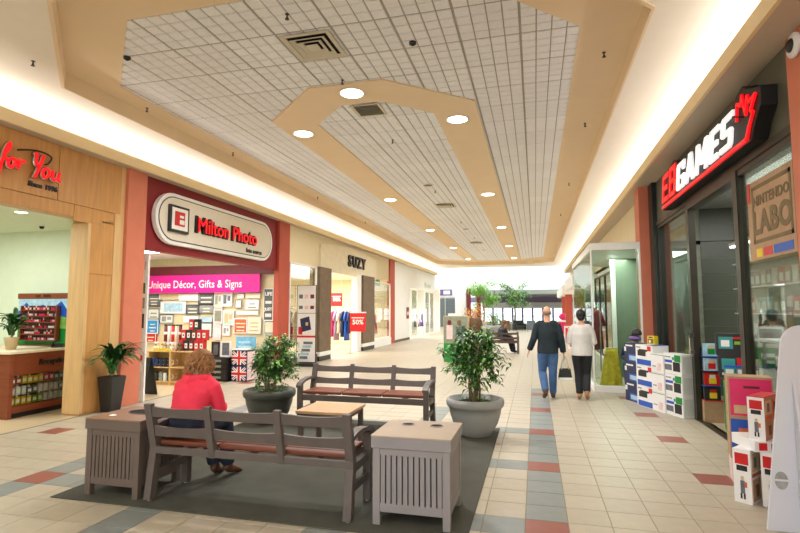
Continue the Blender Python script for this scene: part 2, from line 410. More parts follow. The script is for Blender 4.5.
# ---- downlights
def downlight(x, y, label):
    t = thing('ceiling_downlight', label, 'downlight', (x, y, ZT - 0.02), 0, 'round downlights in the tan ceiling band')
    MB().lathe([(0.19, 0.0), (0.2, -0.006), (0.2, -0.012), (0.17, -0.014), (0.165, 0.0)], 28, (0, 0, 0.01)).build('trim_ring', 'white_paint', t)
    MB().cyl((0, 0, -0.003), 0.165, 0.004, 28).build('lens', 'lamp_glow', t)
    l = area('downlight_lamp', (x, y, ZT - 0.045), (0, 0, 0), 0.3, 0.3, 70, (1, 0.99, 0.98), 'DISK', 150); 
ords = ['nearest', 'second', 'third', 'fourth', 'farthest']
downlight(-2.63, 7.17, 'round downlight at the near end of the ceiling band loop, nearest of all')
for i, y in enumerate((8.65, 14.65, 20.75, 27.0, 33.3)):
    downlight(-4.13, y, ords[i] + ' round downlight along the left leg of the ceiling band')
    downlight(-1.23, y, ords[i] + ' round downlight along the right leg of the ceiling band')
# ---- air diffusers
def diffuser(x, y, sz, label, dark=False, deep=True):
    t = thing('air_diffuser', label, 'vent', (x, y, ZT - 0.002), 0)
    h = sz / 2
    fr = MB()
    def ring(mb, r0, r1, z0, z1, zz=None):
        for k in range(4):
            c0 = [(-1, -1), (1, -1), (1, 1), (-1, 1)][k]; c1 = [(1, -1), (1, 1), (-1, 1), (-1, -1)][k]
            mb.hexa([(c0[0] * r0, c0[1] * r0, z0), (c1[0] * r0, c1[1] * r0, z0), (c1[0] * r1, c1[1] * r1, z1), (c0[0] * r1, c0[1] * r1, z1)],
                    [(c0[0] * r0, c0[1] * r0, z0 + .012), (c1[0] * r0, c1[1] * r0, z0 + .012), (c1[0] * r1, c1[1] * r1, z1 + .012), (c0[0] * r1, c0[1] * r1, z1 + .012)])
    ring(fr, h, h * 0.82, -0.012, -0.004); fr.build('frame', 'vent_metal', t)
    MB().box(-h * .84, -h * .84, 0.008, h * .84, h * .84, 0.011).build('throat', 'vent_grey' if not deep else 'void', t)
    if deep:
        for k, r in enumerate((0.72, 0.48)):
            m = MB(); ring(m, h * r, h * (r - 0.16), -0.03, -0.004); m.build('louvre', 'vent_metal', t)
        MB().box(-h * .24, -h * .24, -0.03, h * .24, h * .24, -0.018).build('core_plate', 'vent_metal', t)
    else:
        for k in range(7):
            yy = -h * .75 + k * h * .25; MB().box(-h * .8, yy, -0.01, h * .8, yy + 0.02, 0.004).build('slat', 'vent_grey', t)
diffuser(-2.62, 5.75, 0.64, 'square stepped cream air diffuser in the tiles, nearest to the viewer')
diffuser(-2.6, 7.9, 0.5, 'dark square return grille inside the near end of the band loop', deep=False)
diffuser(-2.68, 16.0, 0.62, 'square stepped air diffuser midway along the tiled ceiling')
diffuser(-2.74, 25.4, 0.62, 'square stepped air diffuser far along the tiled ceiling')
# ---- ceiling loudspeakers and sprinklers
for i, y in enumerate((13.2, 20.9, 28.6)):
    t = thing('ceiling_speaker', ['nearest', 'middle', 'farthest'][i] + ' round white ceiling loudspeaker between the downlight bands', 'loudspeaker', (-2.68, y, ZT), 0, 'ceiling loudspeakers')
    MB().lathe([(0.15, 0.004), (0.155, -0.01), (0.13, -0.016), (0.125, 0.004)], 24).build('rim', 'white_paint', t)
    MB().cyl((0, 0, -0.008), 0.125, 0.008, 24).build('grille', 'vent_grey', t)
sp_body = MB().cyl((0, 0, -0.045), 0.012, 0.045, 8).lathe([(0.014, -0.07), (0.02, -0.06), (0.012, -0.045)], 8).mesh('sprinkler_body', 'bronze')
sp_plate = MB().cyl((0, 0, -0.085), 0.032, 0.006, 12).box(-0.003, -0.016, -0.085, 0.003, 0.016, -0.04).mesh('deflector', 'bronze')
sp_rose = MB().lathe([(0.03, 0), (0.034, -0.006), (0.015, -0.01)], 14).mesh('rosette', 'bronze')
def sprinkler(x, y, z, label, side=None):
    t = thing('sprinkler_head', label, 'sprinkler', (x, y, z), 0, 'fire sprinklers'); t.scale = (.75, .75, .75)
    link('body', sp_body, t); link('deflector', sp_plate, t); link('rosette', sp_rose, t)
for i, y in enumerate((5.02, 6.74, 9.46, 13.9, 19.1, 23.5)): sprinkler(-2.62, y, ZT - (0.0 if i != 1 else 0.0), ['nearest', 'second nearest', 'third', 'fourth', 'fifth', 'farthest'][i] + ' small bronze sprinkler along the middle of the tray ceiling')
for i, y in enumerate((6.9, 9.4, 13.8, 18.2)): sprinkler(-6.1, y, ZT, ords[i] + ' small bronze sprinkler along the left tan border of the tray')
for i, y in enumerate((6.84, 9.45, 13.93, 18.44)): sprinkler(0.93, y, ZT, ords[i] + ' small bronze sprinkler along the right tan border of the tray')
for x, y, l_ in ((-5.12, 5.4, 'small black ceiling sensor at the left corner of the tiled field'), (-1.4, 5.98, 'small black ceiling sensor in the tiles right of the near diffuser')):
    t = thing('ceiling_sensor', l_, 'sensor', (x, y, ZT)); MB().cyl((0, 0, -.02), .045, .025, 14).build('base', 'near_black', t); MB().ball((0, 0, -.02), .03, .03, .025, 10).build('eye', 'black', t, True)
sprinkler(-5.98, 4.82, ZC, 'bronze sprinkler on the white ceiling at the upper left')

# ---- left wall: shop by shop -------------------------------------------------
# shop 1 (nail salon): wood header, wood jamb
w1 = struct(MB().box(XL - 0.25, -8, 3.18, XL - 0.02, 7.6, ZS).build('wall_left_salon', 'wood'))
hp = MB
box('header_panel', 'wood', XL - 0.03, -8, 3.38, XL, 6.24, ZS - 0.005, w1, 0.003)
box('header_panel', 'wood', XL - 0.03, 6.255, 3.38, XL, 7.5, ZS - 0.005, w1, 0.003)
box('header_panel', 'wood', XL - 0.03, -8, 3.18, XL - 0.005, 6.55, 3.372, w1, 0.003)
box('header_panel', 'wood', XL - 0.03, 6.56, 3.12, XL - 0.005, 7.12, 3.372, w1, 0.003)
box('header_panel', 'wood', XL - 0.06, 7.125, 3.12, XL - 0.03, 7.55, 3.372, w1, 0.003)
jm = struct(MB().box(-7.44, 6.86, 0, XL - 0.02, 7.58, 3.2).build('wall_left_jamb', 'wood'))
box('jamb_panel', 'wood_pale', -7.45, 6.84, 0.02, -7.14, 6.86, 3.12, jm, 0.003)
box('jamb_edge', 'wood_pale', XL - 0.05, 6.84, 0.02, XL, 6.9, 3.12, jm, 0.003)
for z0, z1 in ((0.02, 0.98), (0.99, 2.28), (2.29, 3.12)): box('jamb_panel', 'wood', XL - 0.02, 6.9, z0, XL - 0.008, 7.38, z1, jm, 0.003)
box('jamb_panel', 'wood_pale', XL - 0.02, 7.385, 0.02, XL - 0.002, 7.6, ZS, jm, 0.003)
struct(box('wall_left_partition', 'mint_wall', -13, 7.78, 0, XL - 0.02, 7.9, 3.6))
struct(box('wall_left_rear', 'mint_wall', -13.1, -8, 0, -13, 7.9, 3.6))
struct(box('ceiling_salon', 'mint_wall', -13, -8, 3.2, XL - 0.25, 7.78, 3.3))
area('salon_tubes', (-9.2, 5.2, 3.17), (0, 0, 0), 2.0, 3.0, 75, (0.97, 1, 0.95))
# pilasters
def pilaster(name, y0, y1, m, x0=XL - 0.1, x1=XL + 0.06): return struct(box(name, m, x0, y0, 0, x1, y1, ZS, None, 0.006))
pilaster('trim_1', 7.6, 8.06, 'salmon')
pilaster('trim_2', 13.3, 13.95, 'brick_red')
pilaster('trim_3', 25.0, 25.9, 'brick_red')
# shop 2 (photo shop): dark red header
struct(box('wall_left_photo_header', 'red_wall', XL - 0.2, 8.06, 2.84, XL - 0.02, 13.3, ZS))
struct(box('wall_left_photo_partition', 'gold_slat', -13, 13.5, 0, XL - 0.05, 13.66, 3.6))
struct(box('wall_left_photo_rear', 'white_wall', -13.1, 7.9, 0, -13, 40, 3.6))
struct(box('ceiling_photo', 'white_wall', -13, 7.9, 3.25, XL - 0.2, 13.5, 3.35))
area('photo_tubes', (-9.3, 10.6, 3.2), (0, 0, 0), 3.2, 3.4, 150, (1, 0.98, 0.97))
# shop 3 (fashion): cream header, brown stone columns
w3 = struct(box('wall_left_fashion_header', 'cream_wall', XL - 0.2, 13.95, 3.14, XL - 0.02, 25.0, ZS))
pts = [(16.3, 3.05)] + [(16.3 + 6.4 * k / 14, 3.95 + 0.22 * math.sin(math.pi * k / 14)) for k in range(15)] + [(22.7, 3.05)]
MB().prism([(XL - 0.02, y, z) for y, z in pts], (0.06, 0, 0)).build('arched_panel', 'cream', w3)
struct(box('wall_left_fashion_partition', 'cream_wall', -13, 25.3, 0, XL - 0.1, 25.5, 3.6))
struct(box('ceiling_fashion', 'white_wall', -13, 13.66, 3.25, XL - 0.2, 25.3, 3.35))
area('fashion_tubes', (-9.3, 19.5, 3.2), (0, 0, 0), 3.2, 9, 560, (1, 0.94, 0.85))
for i, (y0, y1) in enumerate(((15.95, 16.95), (20.45, 22.0))):
    c = struct(box('trim_column_%d' % (i + 1), 'stone_brown', -7.3, y0, 0.3, -6.92, y1, 3.14, None, 0.006))
    box('plinth', 'white_wall', -7.32, y0 - 0.02, 0.16, -6.9, y1 + 0.02, 0.3, c, 0.004); box('plinth_foot', 'near_black', -7.3, y0, 0.0, -6.92, y1, 0.16, c)
struct(box('trim_post', 'white_wall', -7.25, 19.9, 0, -7.0, 20.42, 3.14))
def window(n, x, y0, y1, z0, z1, fm='bronze', fw=0.05, gm=None, muls=()):
    w_ = struct(MB().box(x - .03, y0, z0, x + .03, y0 + fw, z1).box(x - .03, y1 - fw, z0, x + .03, y1, z1).box(x - .03, y0 + fw, z1 - fw, x + .03, y1 - fw, z1).box(x - .03, y0 + fw, z0, x + .03, y1 - fw, z0 + fw).build('window_%d' % n, fm))
    ys = [y0 + fw] + list(muls) + [y1 - fw]
    for k in range(len(ys) - 1):
        MB().box(x - .004, ys[k] + (0.025 if k else 0), z0 + fw, x + .004, ys[k + 1] - (0.025 if k < len(ys) - 2 else 0), z1 - fw).build('pane', gm or G, w_)
    for y in muls: box('mullion', fm, x - .03, y - .025, z0 + fw, x + .03, y + .025, z1 - fw, w_)
    return w_
window(1, -7.05, 13.96, 15.93, 0.25, 3.13, 'white_paint')
struct(box('baseboard_left', 'stone_brown', -7.15, 13.96, 0, -6.98, 15.93, 0.25))
window(2, -7.05, 22.02, 24.98, 0.35, 3.0, 'white_paint')
struct(box('baseboard_left_far', 'white_wall', -7.15, 22.02, 0, -6.98, 24.98, 0.35))
# shop 4 (white front)
struct(box('wall_left_white_header', 'white_wall', XL - 0.2, 25.9, 3.0, XL, 37.4, ZS))
struct(box('wall_left_white', 'white_wall', XL - 0.2, 25.9, 0.12, XL - 0.02, 29.5, 3.0)); struct(box('baseboard_left_white', 'stone_brown', XL - 0.2, 25.9, 0, XL - 0.01, 29.5, 0.12))
window(3, -7.05, 29.6, 31.2, 0.1, 2.9, 'white_paint'); window(4, -7.05, 33.4, 36.6, 0.1, 2.9, 'white_paint', muls=(35.0,))
struct(box('ceiling_white_shop', 'white_wall', -13, 25.5, 3.25, XL - 0.2, 40, 3.35)); struct(box('wall_left_white_rear', 'white_wall', -13, 39.8, 0, XL - 0.1, 40, 3.6))
area('white_shop_tubes', (-9.0, 32, 3.2), (0, 0, 0), 2.5, 8, 500, (1, 1, 1))
# ---- right wall ---------------------------------------------------------------
struct(box('trim_4', 'salmon', 2.36, 4.3, 0, 2.75, 5.5, ZS, None, 0.008))
struct(box('wall_right_near', 'cream_wall', XR, -8, 0, XR + 0.2, 4.3, ZS)); struct(box('wall_left_near', 'cream_wall', -13, -8.2, 0, XL, -8, ZS))
w5 = struct(box('wall_right_game_header', 'dark_header', XR + 0.02, 5.5, 3.36, XR + 0.25, 11.5, ZS))
for y0, y1 in ((5.5, 6.95), (6.955, 8.45), (8.455, 9.95), (9.955, 11.5)): box('header_panel', 'dark_header', XR, y0 + 0.004, 3.46, XR + 0.02, y1 - 0.004, ZS - 0.005, w5, 0.003)
box('header_rail', 'bronze', XR - 0.03, 5.5, 3.36, XR + 0.02, 11.5, 3.42, w5); box('header_rail', 'bronze', XR - 0.015, 5.5, 3.43, XR + 0.02, 11.5, 3.455, w5)
struct(box('trim_5', 'dark_green', XR - 0.08, 11.15, 0, XR + 0.2, 11.5, ZS)); struct(box('trim_6', 'salmon', 2.13, 11.5, 0, XR, 11.95, ZS, None, 0.006))
w = window(5, XR + 0.02, 9.08, 11.15, 0.02, 3.36, 'bronze', 0.06, GR)
w = window(6, XR + 0.02, 5.5, 6.98, 0.02, 3.36, 'bronze', 0.07, GR)
d1 = struct(MB().box(XR - .03, 8.95, 0, XR + .07, 9.08, 3.36).box(XR - .03, 6.92, 0, XR + .07, 7.05, 3.36).box(XR - .03, 7.05, 3.28, XR + .07, 8.95, 3.36).build('door_1', 'bronze'))
MB().loft([(XR - 0.07, 8.93, 0.98), (XR - 0.09, 8.93, 1.0), (XR - 0.09, 8.93, 1.3), (XR - 0.07, 8.93, 1.32)], 0.014, 8).build('pull_handle', 'chrome', d1)
MB().box(XR - 0.1, 8.9, 1.26, XR - 0.03, 8.96, 1.34).box(XR - 0.1, 8.9, 1.02, XR - 0.03, 8.96, 1.06).build('handle_bracket', 'chrome', d1)
box('threshold', 'bronze', XR - 0.02, 5.5, 0, XR + 0.06, 9.0, 0.012, d1)
# game shop inside: rear tiled wall facing the viewer
gw = struct(box('wall_right_tiled', 'sage', 2.66, 11.62, 0, 8, 11.8, 3.75))
gt = MB().box(-0.294, -0.012, -0.165, 0.294, 0, 0.165).mesh('wall_tile', 'grey_tile')
for i in range(9):
    for j in range(11): link('wall_tile', gt, gw, loc=(3.28 + (i + 0.5) * 0.6 - 0.6 * 1, 11.62, 0.17 + j * 0.342)) if i else None
struct(box('wall_right_game_rear', 'grey', 6.3, 3.0, 0, 6.4, 11.62, 3.75)); struct(box('ceiling_game', 'grey', XR + 0.25, 3.0, 3.75, 8, 11.8, 3.85)); struct(box('wall_right_game_side', 'grey', XR + 0.2, 2.9, 0, 8, 3.0, 3.75))
area('game_tubes', (4.3, 7.5, 3.7), (0, 0, 0), 2.6, 5, 150, (1, 1, 0.96))
# next shop: glass box that juts into the mall
gb = struct(MB().box(1.15, 11.5, 0, 2.13, 11.6, 0.13).box(1.15, 11.6, 0, 1.25, 17.0, 0.13).box(1.15, 11.5, 2.95, 2.13, 11.62, 3.1).box(1.15, 11.62, 2.95, 1.27, 17.0, 3.1).box(1.15, 11.5, 0.13, 1.18, 11.53, 2.95).box(2.1, 11.5, 0.13, 2.13, 11.6, 2.95).build('window_7', 'white_paint'))
MB().box(1.18, 11.54, 0.13, 2.1, 11.55, 2.95).build('pane', GR, gb)
for y0, y1 in ((11.6, 13.3), (13.36, 15.1), (15.16, 17.0)): MB().box(1.19, y0, 0.13, 1.2, y1, 2.95).build('pane', GR, gb)
box('glass_shop_roof', 'white_paint', 1.27, 11.62, 3.02, 4.5, 17.0, 3.1, gb)
mat('green_grey', (118, 132, 112), 0.6, var=0.06)
struct(box('wall_right_glass_shop', 'green_grey', 2.7, 11.8, 0, 2.8, 17.0, 3.0)); struct(box('wall_right_glass_end', 'green_grey', 1.9, 14.2, 0, 2.7, 14.3, 3.0))
for x, y in ((1.9, 14.1), (1.62, 16.4)): struct(box('trim_inner_post', 'white_paint', x, y, 0, x + 0.1, y + 0.1, 3.0))
area('glass_shop_tubes', (1.9, 14, 2.98), (0, 0, 0), 0.8, 3, 80, (0.95, 1, 0.95))
struct(box('wall_right_upper', 'cream_wall', XR, 11.95, 3.1, XR + 0.2, 37.4, ZS))
struct(box('wall_right_far', 'white_wall', XR, 17.0, 2.9, XR + 0.2, 72, 3.1))
for i, (x, y, z, m) in enumerate(((1.55, 21.5, 2.65, 'wood'), (1.65, 30.0, 2.55, 'brick_red'), (1.75, 36.0, 2.6, 'brick_red'))):
    struct(box('trim_post_%d' % (i + 1), m, x, y, 0, x + 0.35, y + 0.35, z, None, 0.006)); struct(box('trim_lintel_%d' % (i + 1), 'white_paint', x - 0.1, y - 0.1, z, XR, y + 5, 3.1))
window(8, XR - .1, 17.05, 21.4, 0.1, 2.9, 'bronze', 0.05, G, (18.5, 20.0)); window(9, XR - .1, 26, 36, 0.1, 2.6, 'white_paint', 0.06, G, (28.5, 31, 33.5))
struct(box('wall_right_shops_rear', 'white_wall', 8, 11.8, 0, 8.1, 72, 3.6)); struct(box('ceiling_right_shops', 'white_wall', XR, 17.0, 3.1, 8, 40, 3.2))
area('right_shop_tubes', (5, 27, 3.05), (0, 0, 0), 3, 16, 500, (1, 1, 1))
# ---- far court
struct(MB().box(-22, 58, 3.6, 14, 58.3, 9.5).build('wall_far', 'white_wall'))
fw = struct(box('wall_far_bulkhead', 'lilac', -8.5, 57.2, 2.5, 8, 58, 3.1))
struct(box('ceiling_court_far', 'grey', -6.1, 47.5, 3.12, 9.9, 57.9, 3.5))
box('bulkhead_band', 'white_paint', -5.6, 57.0, 1.97, 4, 57.25, 2.5, fw)
for i in range(9):
    x = -5.5 + i * 1.05
    d = struct(MB().box(x, 57.3, 0, x + 0.09, 57.42, 1.96).box(x + 0.96, 57.3, 0, x + 1.05, 57.42, 1.96).box(x + .09, 57.3, 1.88, x + .96, 57.42, 1.96).box(x + .09, 57.3, 0, x + .96, 57.42, 0.1).box(x + .09, 57.3, 1.0, x + .96, 57.42, 1.05).build('door_far_%d' % (i + 1), 'purple'))
    MB().box(x + 0.09, 57.35, 0.1, x + 0.96, 57.36, 1.88).build('pane', G, d)
struct(box('wall_far_left', 'white_wall', -10.5, 48.6, 0, -9.0, 48.9, 9.5)); struct(box('wall_far_left_upper', 'white_wall', -9.0, 48.6, 2.9, -6.5, 48.9, 9.5)); 
struct(box('trim_far_column', 'white_paint', -7.2, 47.9, 0, -6.2, 48.9, 9.5)); struct(box('wall_far_left_end', 'white_wall', -10.4, 37.4, 0, -10.2, 48.6, 9.5))
dd = struct(MB().box(-9.0, 48.65, 0, -8.9, 48.8, 2.9).box(-7.3, 48.65, 0, -7.2, 48.8, 2.9).box(-8.3, 48.65, 0, -8.22, 48.8, 2.8).box(-8.9, 48.65, 2.8, -7.3, 48.8, 2.9).build('door_2', 'steel'))
MB().box(-8.9, 48.7, 0, -8.3, 48.71, 2.8).box(-8.22, 48.7, 0, -7.3, 48.71, 2.8).build('pane', G, dd)
struct(box('wall_far_dark_shop', 'slate', -10, 52, 0, -6.5, 52.1, 3))
struct(box('wall_court_right', 'white_wall', 10, 40, 0, 10.2, 58, 9.5)); struct(box('wall_court_lintel_left', 'white_wall', -10.3, 37.2, ZC, XA, 37.5, 9.5))
struct(MB().box(XA, 37.4, ZC, XB, 37.6, 9.5).box(XB, 37.4, 3.1, 10, 37.6, 9.5).build('wall_court_near', 'white_wall'))
# glazed roof over the court: beams with panes between
rf = struct(MB().box(-10.4, 37.4, 9.3, 10.2, 37.7, 9.5).box(-10.4, 57.8, 9.3, 10.2, 58.1, 9.5).build('ceiling_rooflight', 'white_paint'))
for i in range(8): box('roof_beam', 'white_paint', -10.4 + i * 2.9, 37.7, 9.3, -10.25 + i * 2.9, 57.8, 9.5, rf)
for i in range(7): MB().box(-10.25 + i * 2.9, 37.7, 9.42, -7.5 + i * 2.9, 57.8, 9.44).build('pane', G, rf)
for x in (-6.0, -5.1): struct(box('trim_court_post', 'maroon', x, 47.0, 0, x + 0.35, 47.35, 3.6))

# ================================================================== SHOP SIGNS
# script sign "for You" drawn as glowing tubes on the wood header
t = thing('salon_sign', 'red script sign on the wood header above the salon entrance', 'sign', (XL, 5.8, 3.4))
def stroke(pts, r, m, par, nm, x=0.07, res=6):
    # Catmull-Rom through (y, z) points
    P_ = [pts[0]] + list(pts) + [pts[-1]]; out = []
    for i in range(1, len(P_) - 2):
        for k in range(res):
            u = k / res; a, b, c, d = P_[i - 1], P_[i], P_[i + 1], P_[i + 2]
            out.append(tuple(0.5 * (2 * b[q] + (c[q] - a[q]) * u + (2 * a[q] - 5 * b[q] + 4 * c[q] - d[q]) * u * u + (3 * b[q] - a[q] - 3 * c[q] + d[q]) * u ** 3) for q in (0, 1)))
    out.append(pts[-1])
    return MB().loft([(x, y, z) for y, z in out], r, 8).build(nm, m, par, True)
def letter(strokes, oy, oz, s, nm='script_letter'):
    mb_r, mb_s = None, None
    for st in strokes:
        q = [(oy + y * s + (z * s) * 0.12, oz + z * s) for y, z in st]
        stroke(q, 0.021, 'red_glow', t, nm, 0.085); stroke(q, 0.03, 'steel', t, 'letter_return', 0.045)
letter([[(0.0, -0.25), (0.08, -0.3), (0.12, 0.0), (0.18, 0.55), (0.27, 0.8), (0.3, 0.62), (0.16, 0.35), (0.3, 0.22)]], -0.56, 0.27, 0.42)
letter([[(0.12, 0.3), (0.02, 0.22), (0.02, 0.05), (0.12, -0.02), (0.22, 0.1), (0.2, 0.26), (0.12, 0.3), (0.3, 0.24)]], -0.42, 0.28, 0.42)
letter([[(0.0, 0.24), (0.06, 0.3), (0.05, 0.0)], [(0.05, 0.12), (0.1, 0.26), (0.2, 0.29), (0.24, 0.24)]], -0.29, 0.28, 0.42)
letter([[(0.0, 0.72), (0.06, 0.78), (0.08, 0.45), (0.16, 0.38), (0.26, 0.5), (0.33, 0.78)], [(0.27, 0.52), (0.2, 0.2), (0.12, -0.08)]], -0.06, 0.25, 0.42)
letter([[(0.12, 0.3), (0.02, 0.22), (0.02, 0.05), (0.12, -0.02), (0.22, 0.1), (0.2, 0.26), (0.12, 0.3)]], 0.1, 0.26, 0.46)
letter([[(0.0, 0.28), (0.02, 0.06), (0.1, -0.02), (0.2, 0.08), (0.24, 0.28)], [(0.24, 0.28), (0.23, 0.04), (0.32, -0.02)]], 0.26, 0.26, 0.46)
stroke([(-0.25, 0.56), (-0.05, 0.62), (0.15, 0.64), (0.28, 0.6), (0.24, 0.5), (0.18, 0.46)], 0.012, 'near_black', t, 'hair_arc', 0.03)
text('Since', 0.105, 'near_black', 'since_lettering', t, (0.012, 0.06, 0.13), LEFT, 0.01, off=0.003); text('1996', 0.105, 'near_black', 'year_lettering', t, (0.012, 0.32, 0.13), LEFT, 0.01, off=0.003)
# photo shop: stadium-shaped board
t = thing('photo_shop_sign', 'white oval board with red Milton Photo lettering on the dark red header', 'sign', (XL, 10.53, 3.52))
def stadium(ly, hz, n=14):
    r = hz / 2; a = ly / 2 - r; p = []
    for k in range(n + 1): th = -math.pi / 2 + math.pi * k / n; p.append((a + r * math.cos(th), r * math.sin(th)))
    for k in range(n + 1): th = math.pi / 2 + math.pi * k / n; p.append((-a + r * math.cos(th), r * math.sin(th)))
    return p
MB().prism([(0.0, y, z) for y, z in stadium(4.55, 1.04)], (0.1, 0, 0)).build('rim', 'white_paint', t, bevel=0.008)
MB().prism([(0.1, y, z) for y, z in stadium(4.4, 0.9)], (0.006, 0, 0)).build('groove', 'near_black', t)
mat('sign_face', (232, 224, 206), 0.22, var=0.02)
MB().prism([(0.1, y, z) for y, z in stadium(4.36, 0.86)], (0.012, 0, 0)).build('face', 'sign_face', t)
text('Milton Photo', 0.47, 'black', 'letter_edge', t, (0.13, 0.12, -0.02), LEFT, 0.015, off=0.024, sx=1.0)  # slightly larger black letters behind the red ones, forming their dark edges
text('Milton Photo', 0.46, 'red_glow', 'lettering', t, (0.158, 0.15, -0.02), LEFT, 0.01, off=-0.002, sx=1.0)
text('foto source', 0.16, 'black', 'small_lettering', t, (0.118, 1.3, -0.33), LEFT, 0.006, off=0.004)
lg = MB().box(0.11, -1.95, -0.27, 0.17, -1.37, 0.27).build('logo_frame', 'near_black', t, bevel=0.004)
MB().box(0.17, -1.9, -0.22, 0.176, -1.42, 0.22).build('logo_ground', 'white_paint', lg)
MB().box(0.176, -1.82, -0.14, 0.182, -1.52, 0.15).build('logo_square', 'red', lg)
MB().box(0.182, -1.68, -0.1, 0.186, -1.54, -0.01).box(0.182, -1.68, 0.03, 0.186, -1.56, 0.08).build('logo_mark', 'white_paint', lg)
# fashion shop
t = thing('fashion_shop_sign', 'black SUZY letters on the arched cream panel', 'sign', (XL + 0.05, 19.9, 3.6))
for i, ch in enumerate('SUZY'): text(ch, 0.62, 'near_black', 'letter', t, (0.03, -0.84 + i * 0.56, 0), LEFT, 0.03, off=0.02, sx=1.15)
t = thing('white_shop_sign', 'pale grey lettering on the white shop header far left', 'sign', (XL + 0.01, 34.6, 3.35))
text('Bluenotes', 0.5, 'pale', 'lettering', t, (0.02, 0, 0), LEFT, 0.02)
# game shop sign
t = thing('game_shop_sign', 'lit EB GAMES sign with red outline leaf on the dark header', 'sign', (XR, 7.9, 3.75))
bk = [(2.05, -0.30), (1.95, -0.16), (1.75, 0.32), (1.2, 0.38), (0.8, 0.24), (-1.4, 0.26), (-1.5, 0.34), (-1.68, 0.38), (-1.8, 0.3), (-2.12, 0.2), (-2.1, 0.0), (-1.95, -0.14), (-1.85, -0.28), (1.0, -0.28)]
MB().prism([(-0.16, y, z) for y, z in bk], (0.16, 0, 0)).build('backing', 'black', t, bevel=0.01)
def ribbon(pts, wd, x, m, nm, close=False):
    pts = pts + ([pts[0]] if close else [])
    mb = MB()
    for i in range(len(pts) - 1):
        a = Vector(pts[i]); b = Vector(pts[i + 1]); d = (b - a).normalized(); q = Vector((-d.y, d.x)) * wd / 2; a = a - d * wd * 0.35; b = b + d * wd * 0.35
        mb.hexa([(x, *(a + q)), (x, *(a - q)), (x, *(b - q)), (x, *(b + q))], [(x - 0.025, *(a + q)), (x - 0.025, *(a - q)), (x - 0.025, *(b - q)), (x - 0.025, *(b + q))])
    return mb.build(nm, m, t)
def rc(x0, y0, x1, y1): return [(x0, y0), (x1, y0), (x1, y1), (x0, y1)]
GL = {'G': [rc(0, .08, .25, .92), [(.0, .9), (.12, 1), (1, 1), (1, .84), (.24, .84)], [(0, .1), (.24, .16), (1, .16), (1, 0), (.12, 0)], rc(.76, .14, 1, .5), rc(.55, .38, 1, .5), rc(.76, .68, 1, .86)],
      'A': [[(0, 0), (.25, 0), (.58, 1), (.36, 1)], [(.75, 0), (1, 0), (.64, 1), (.42, 1)], rc(.24, .18, .76, .32)],
      'M': [rc(0, 0, .19, 1), rc(.81, 0, 1, 1), [(.02, 1), (.24, 1), (.58, .25), (.42, .25)], [(.98, 1), (.76, 1), (.42, .25), (.58, .25)]],
      'E': [rc(0, 0, .28, 1), rc(.26, 0, 1, .17), rc(.26, .42, .88, .58), rc(.26, .83, 1, 1)],
      'S': [[(0, .9), (.12, 1), (1, 1), (1, .84), (.24, .84)], rc(0, .5, .26, .92), [(0, .52), (.12, .43), (1, .43), (.9, .57), (.1, .57)], rc(.74, .08, 1, .5), [(0, 0), (.88, 0), (1, .1), (.76, .16), (0, .16)]],
      'B': [rc(0, 0, .26, 1), rc(.24, .84, .9, 1), rc(.24, .43, .9, .57), rc(.24, 0, .92, .16), rc(.7, .55, .94, .92), rc(.74, .06, 1, .47)]}
def glyph(ch, u0, u1, v0, v1, x, th, m, nm, sh=.28, inset=0.0):
    mb = MB(); W_ = u0 - u1; H_ = v1 - v0
    for k, poly in enumerate(GL[ch]):
        cx = sum(p[0] for p in poly) / len(poly); cy = sum(p[1] for p in poly) / len(poly); q = []
        for (a, b) in poly:
            if inset: a = a + (inset if a < cx else -inset) * .9 / W_ * .3; b = b + (inset if b < cy else -inset) / H_ * .3
            q.append((x - k * .0003, u0 - a * W_ - (b - .5) * H_ * sh, v0 + b * H_))
        mb.prism(q, (-th, 0, 0))
    return mb.build(nm, m, t)
sl_ = [(0.95, 0.54), (0.47, 0.02), (-0.05, -0.54), (-0.64, -0.96), (-1.05, -1.42)]
for i, ch in enumerate('GAMES'): glyph(ch, sl_[i][0], sl_[i][1], -0.19, 0.2, -0.165, 0.03, 'white_glow', 'letter')
glyph('E', 1.92, 1.5, -0.19, 0.27, -0.165, 0.02, 'red_glow', 'letter'); glyph('B', 1.44, 1.04, -0.19, 0.29, -0.165, 0.02, 'red_glow', 'letter')
ribbon([(1.95, -0.265), (-1.78, -0.25), (-1.86, -0.14)], 0.045, -0.165, 'red_glow', 'underline')
ribbon([(-1.86, -0.14), (-1.98, -0.02), (-1.92, 0.02), (-2.06, 0.14), (-1.9, 0.12), (-1.86, 0.2), (-1.8, 0.02), (-1.72, 0.26), (-1.68, 0.16), (-1.58, 0.22), (-1.54, 0.04)], 0.028, -0.165, 'red_glow', 'leaf_outline')
MB().loft([(-0.17, -1.72, 0.02), (-0.3, -1.76, 0.02)], 0.01, 8).build('bracket', 'steel', t)

# ================================================================== SEATING GROUP
mt = tag(MB().box(-1.88, -1.89, 0, 1.88, 1.89, 0.008).build('floor_mat', 'carpet', None, bevel=0.003), 'large dark olive grey floor mat under the benches', 'mat'); mt.location = (-2.4, 5.75, 0.001)

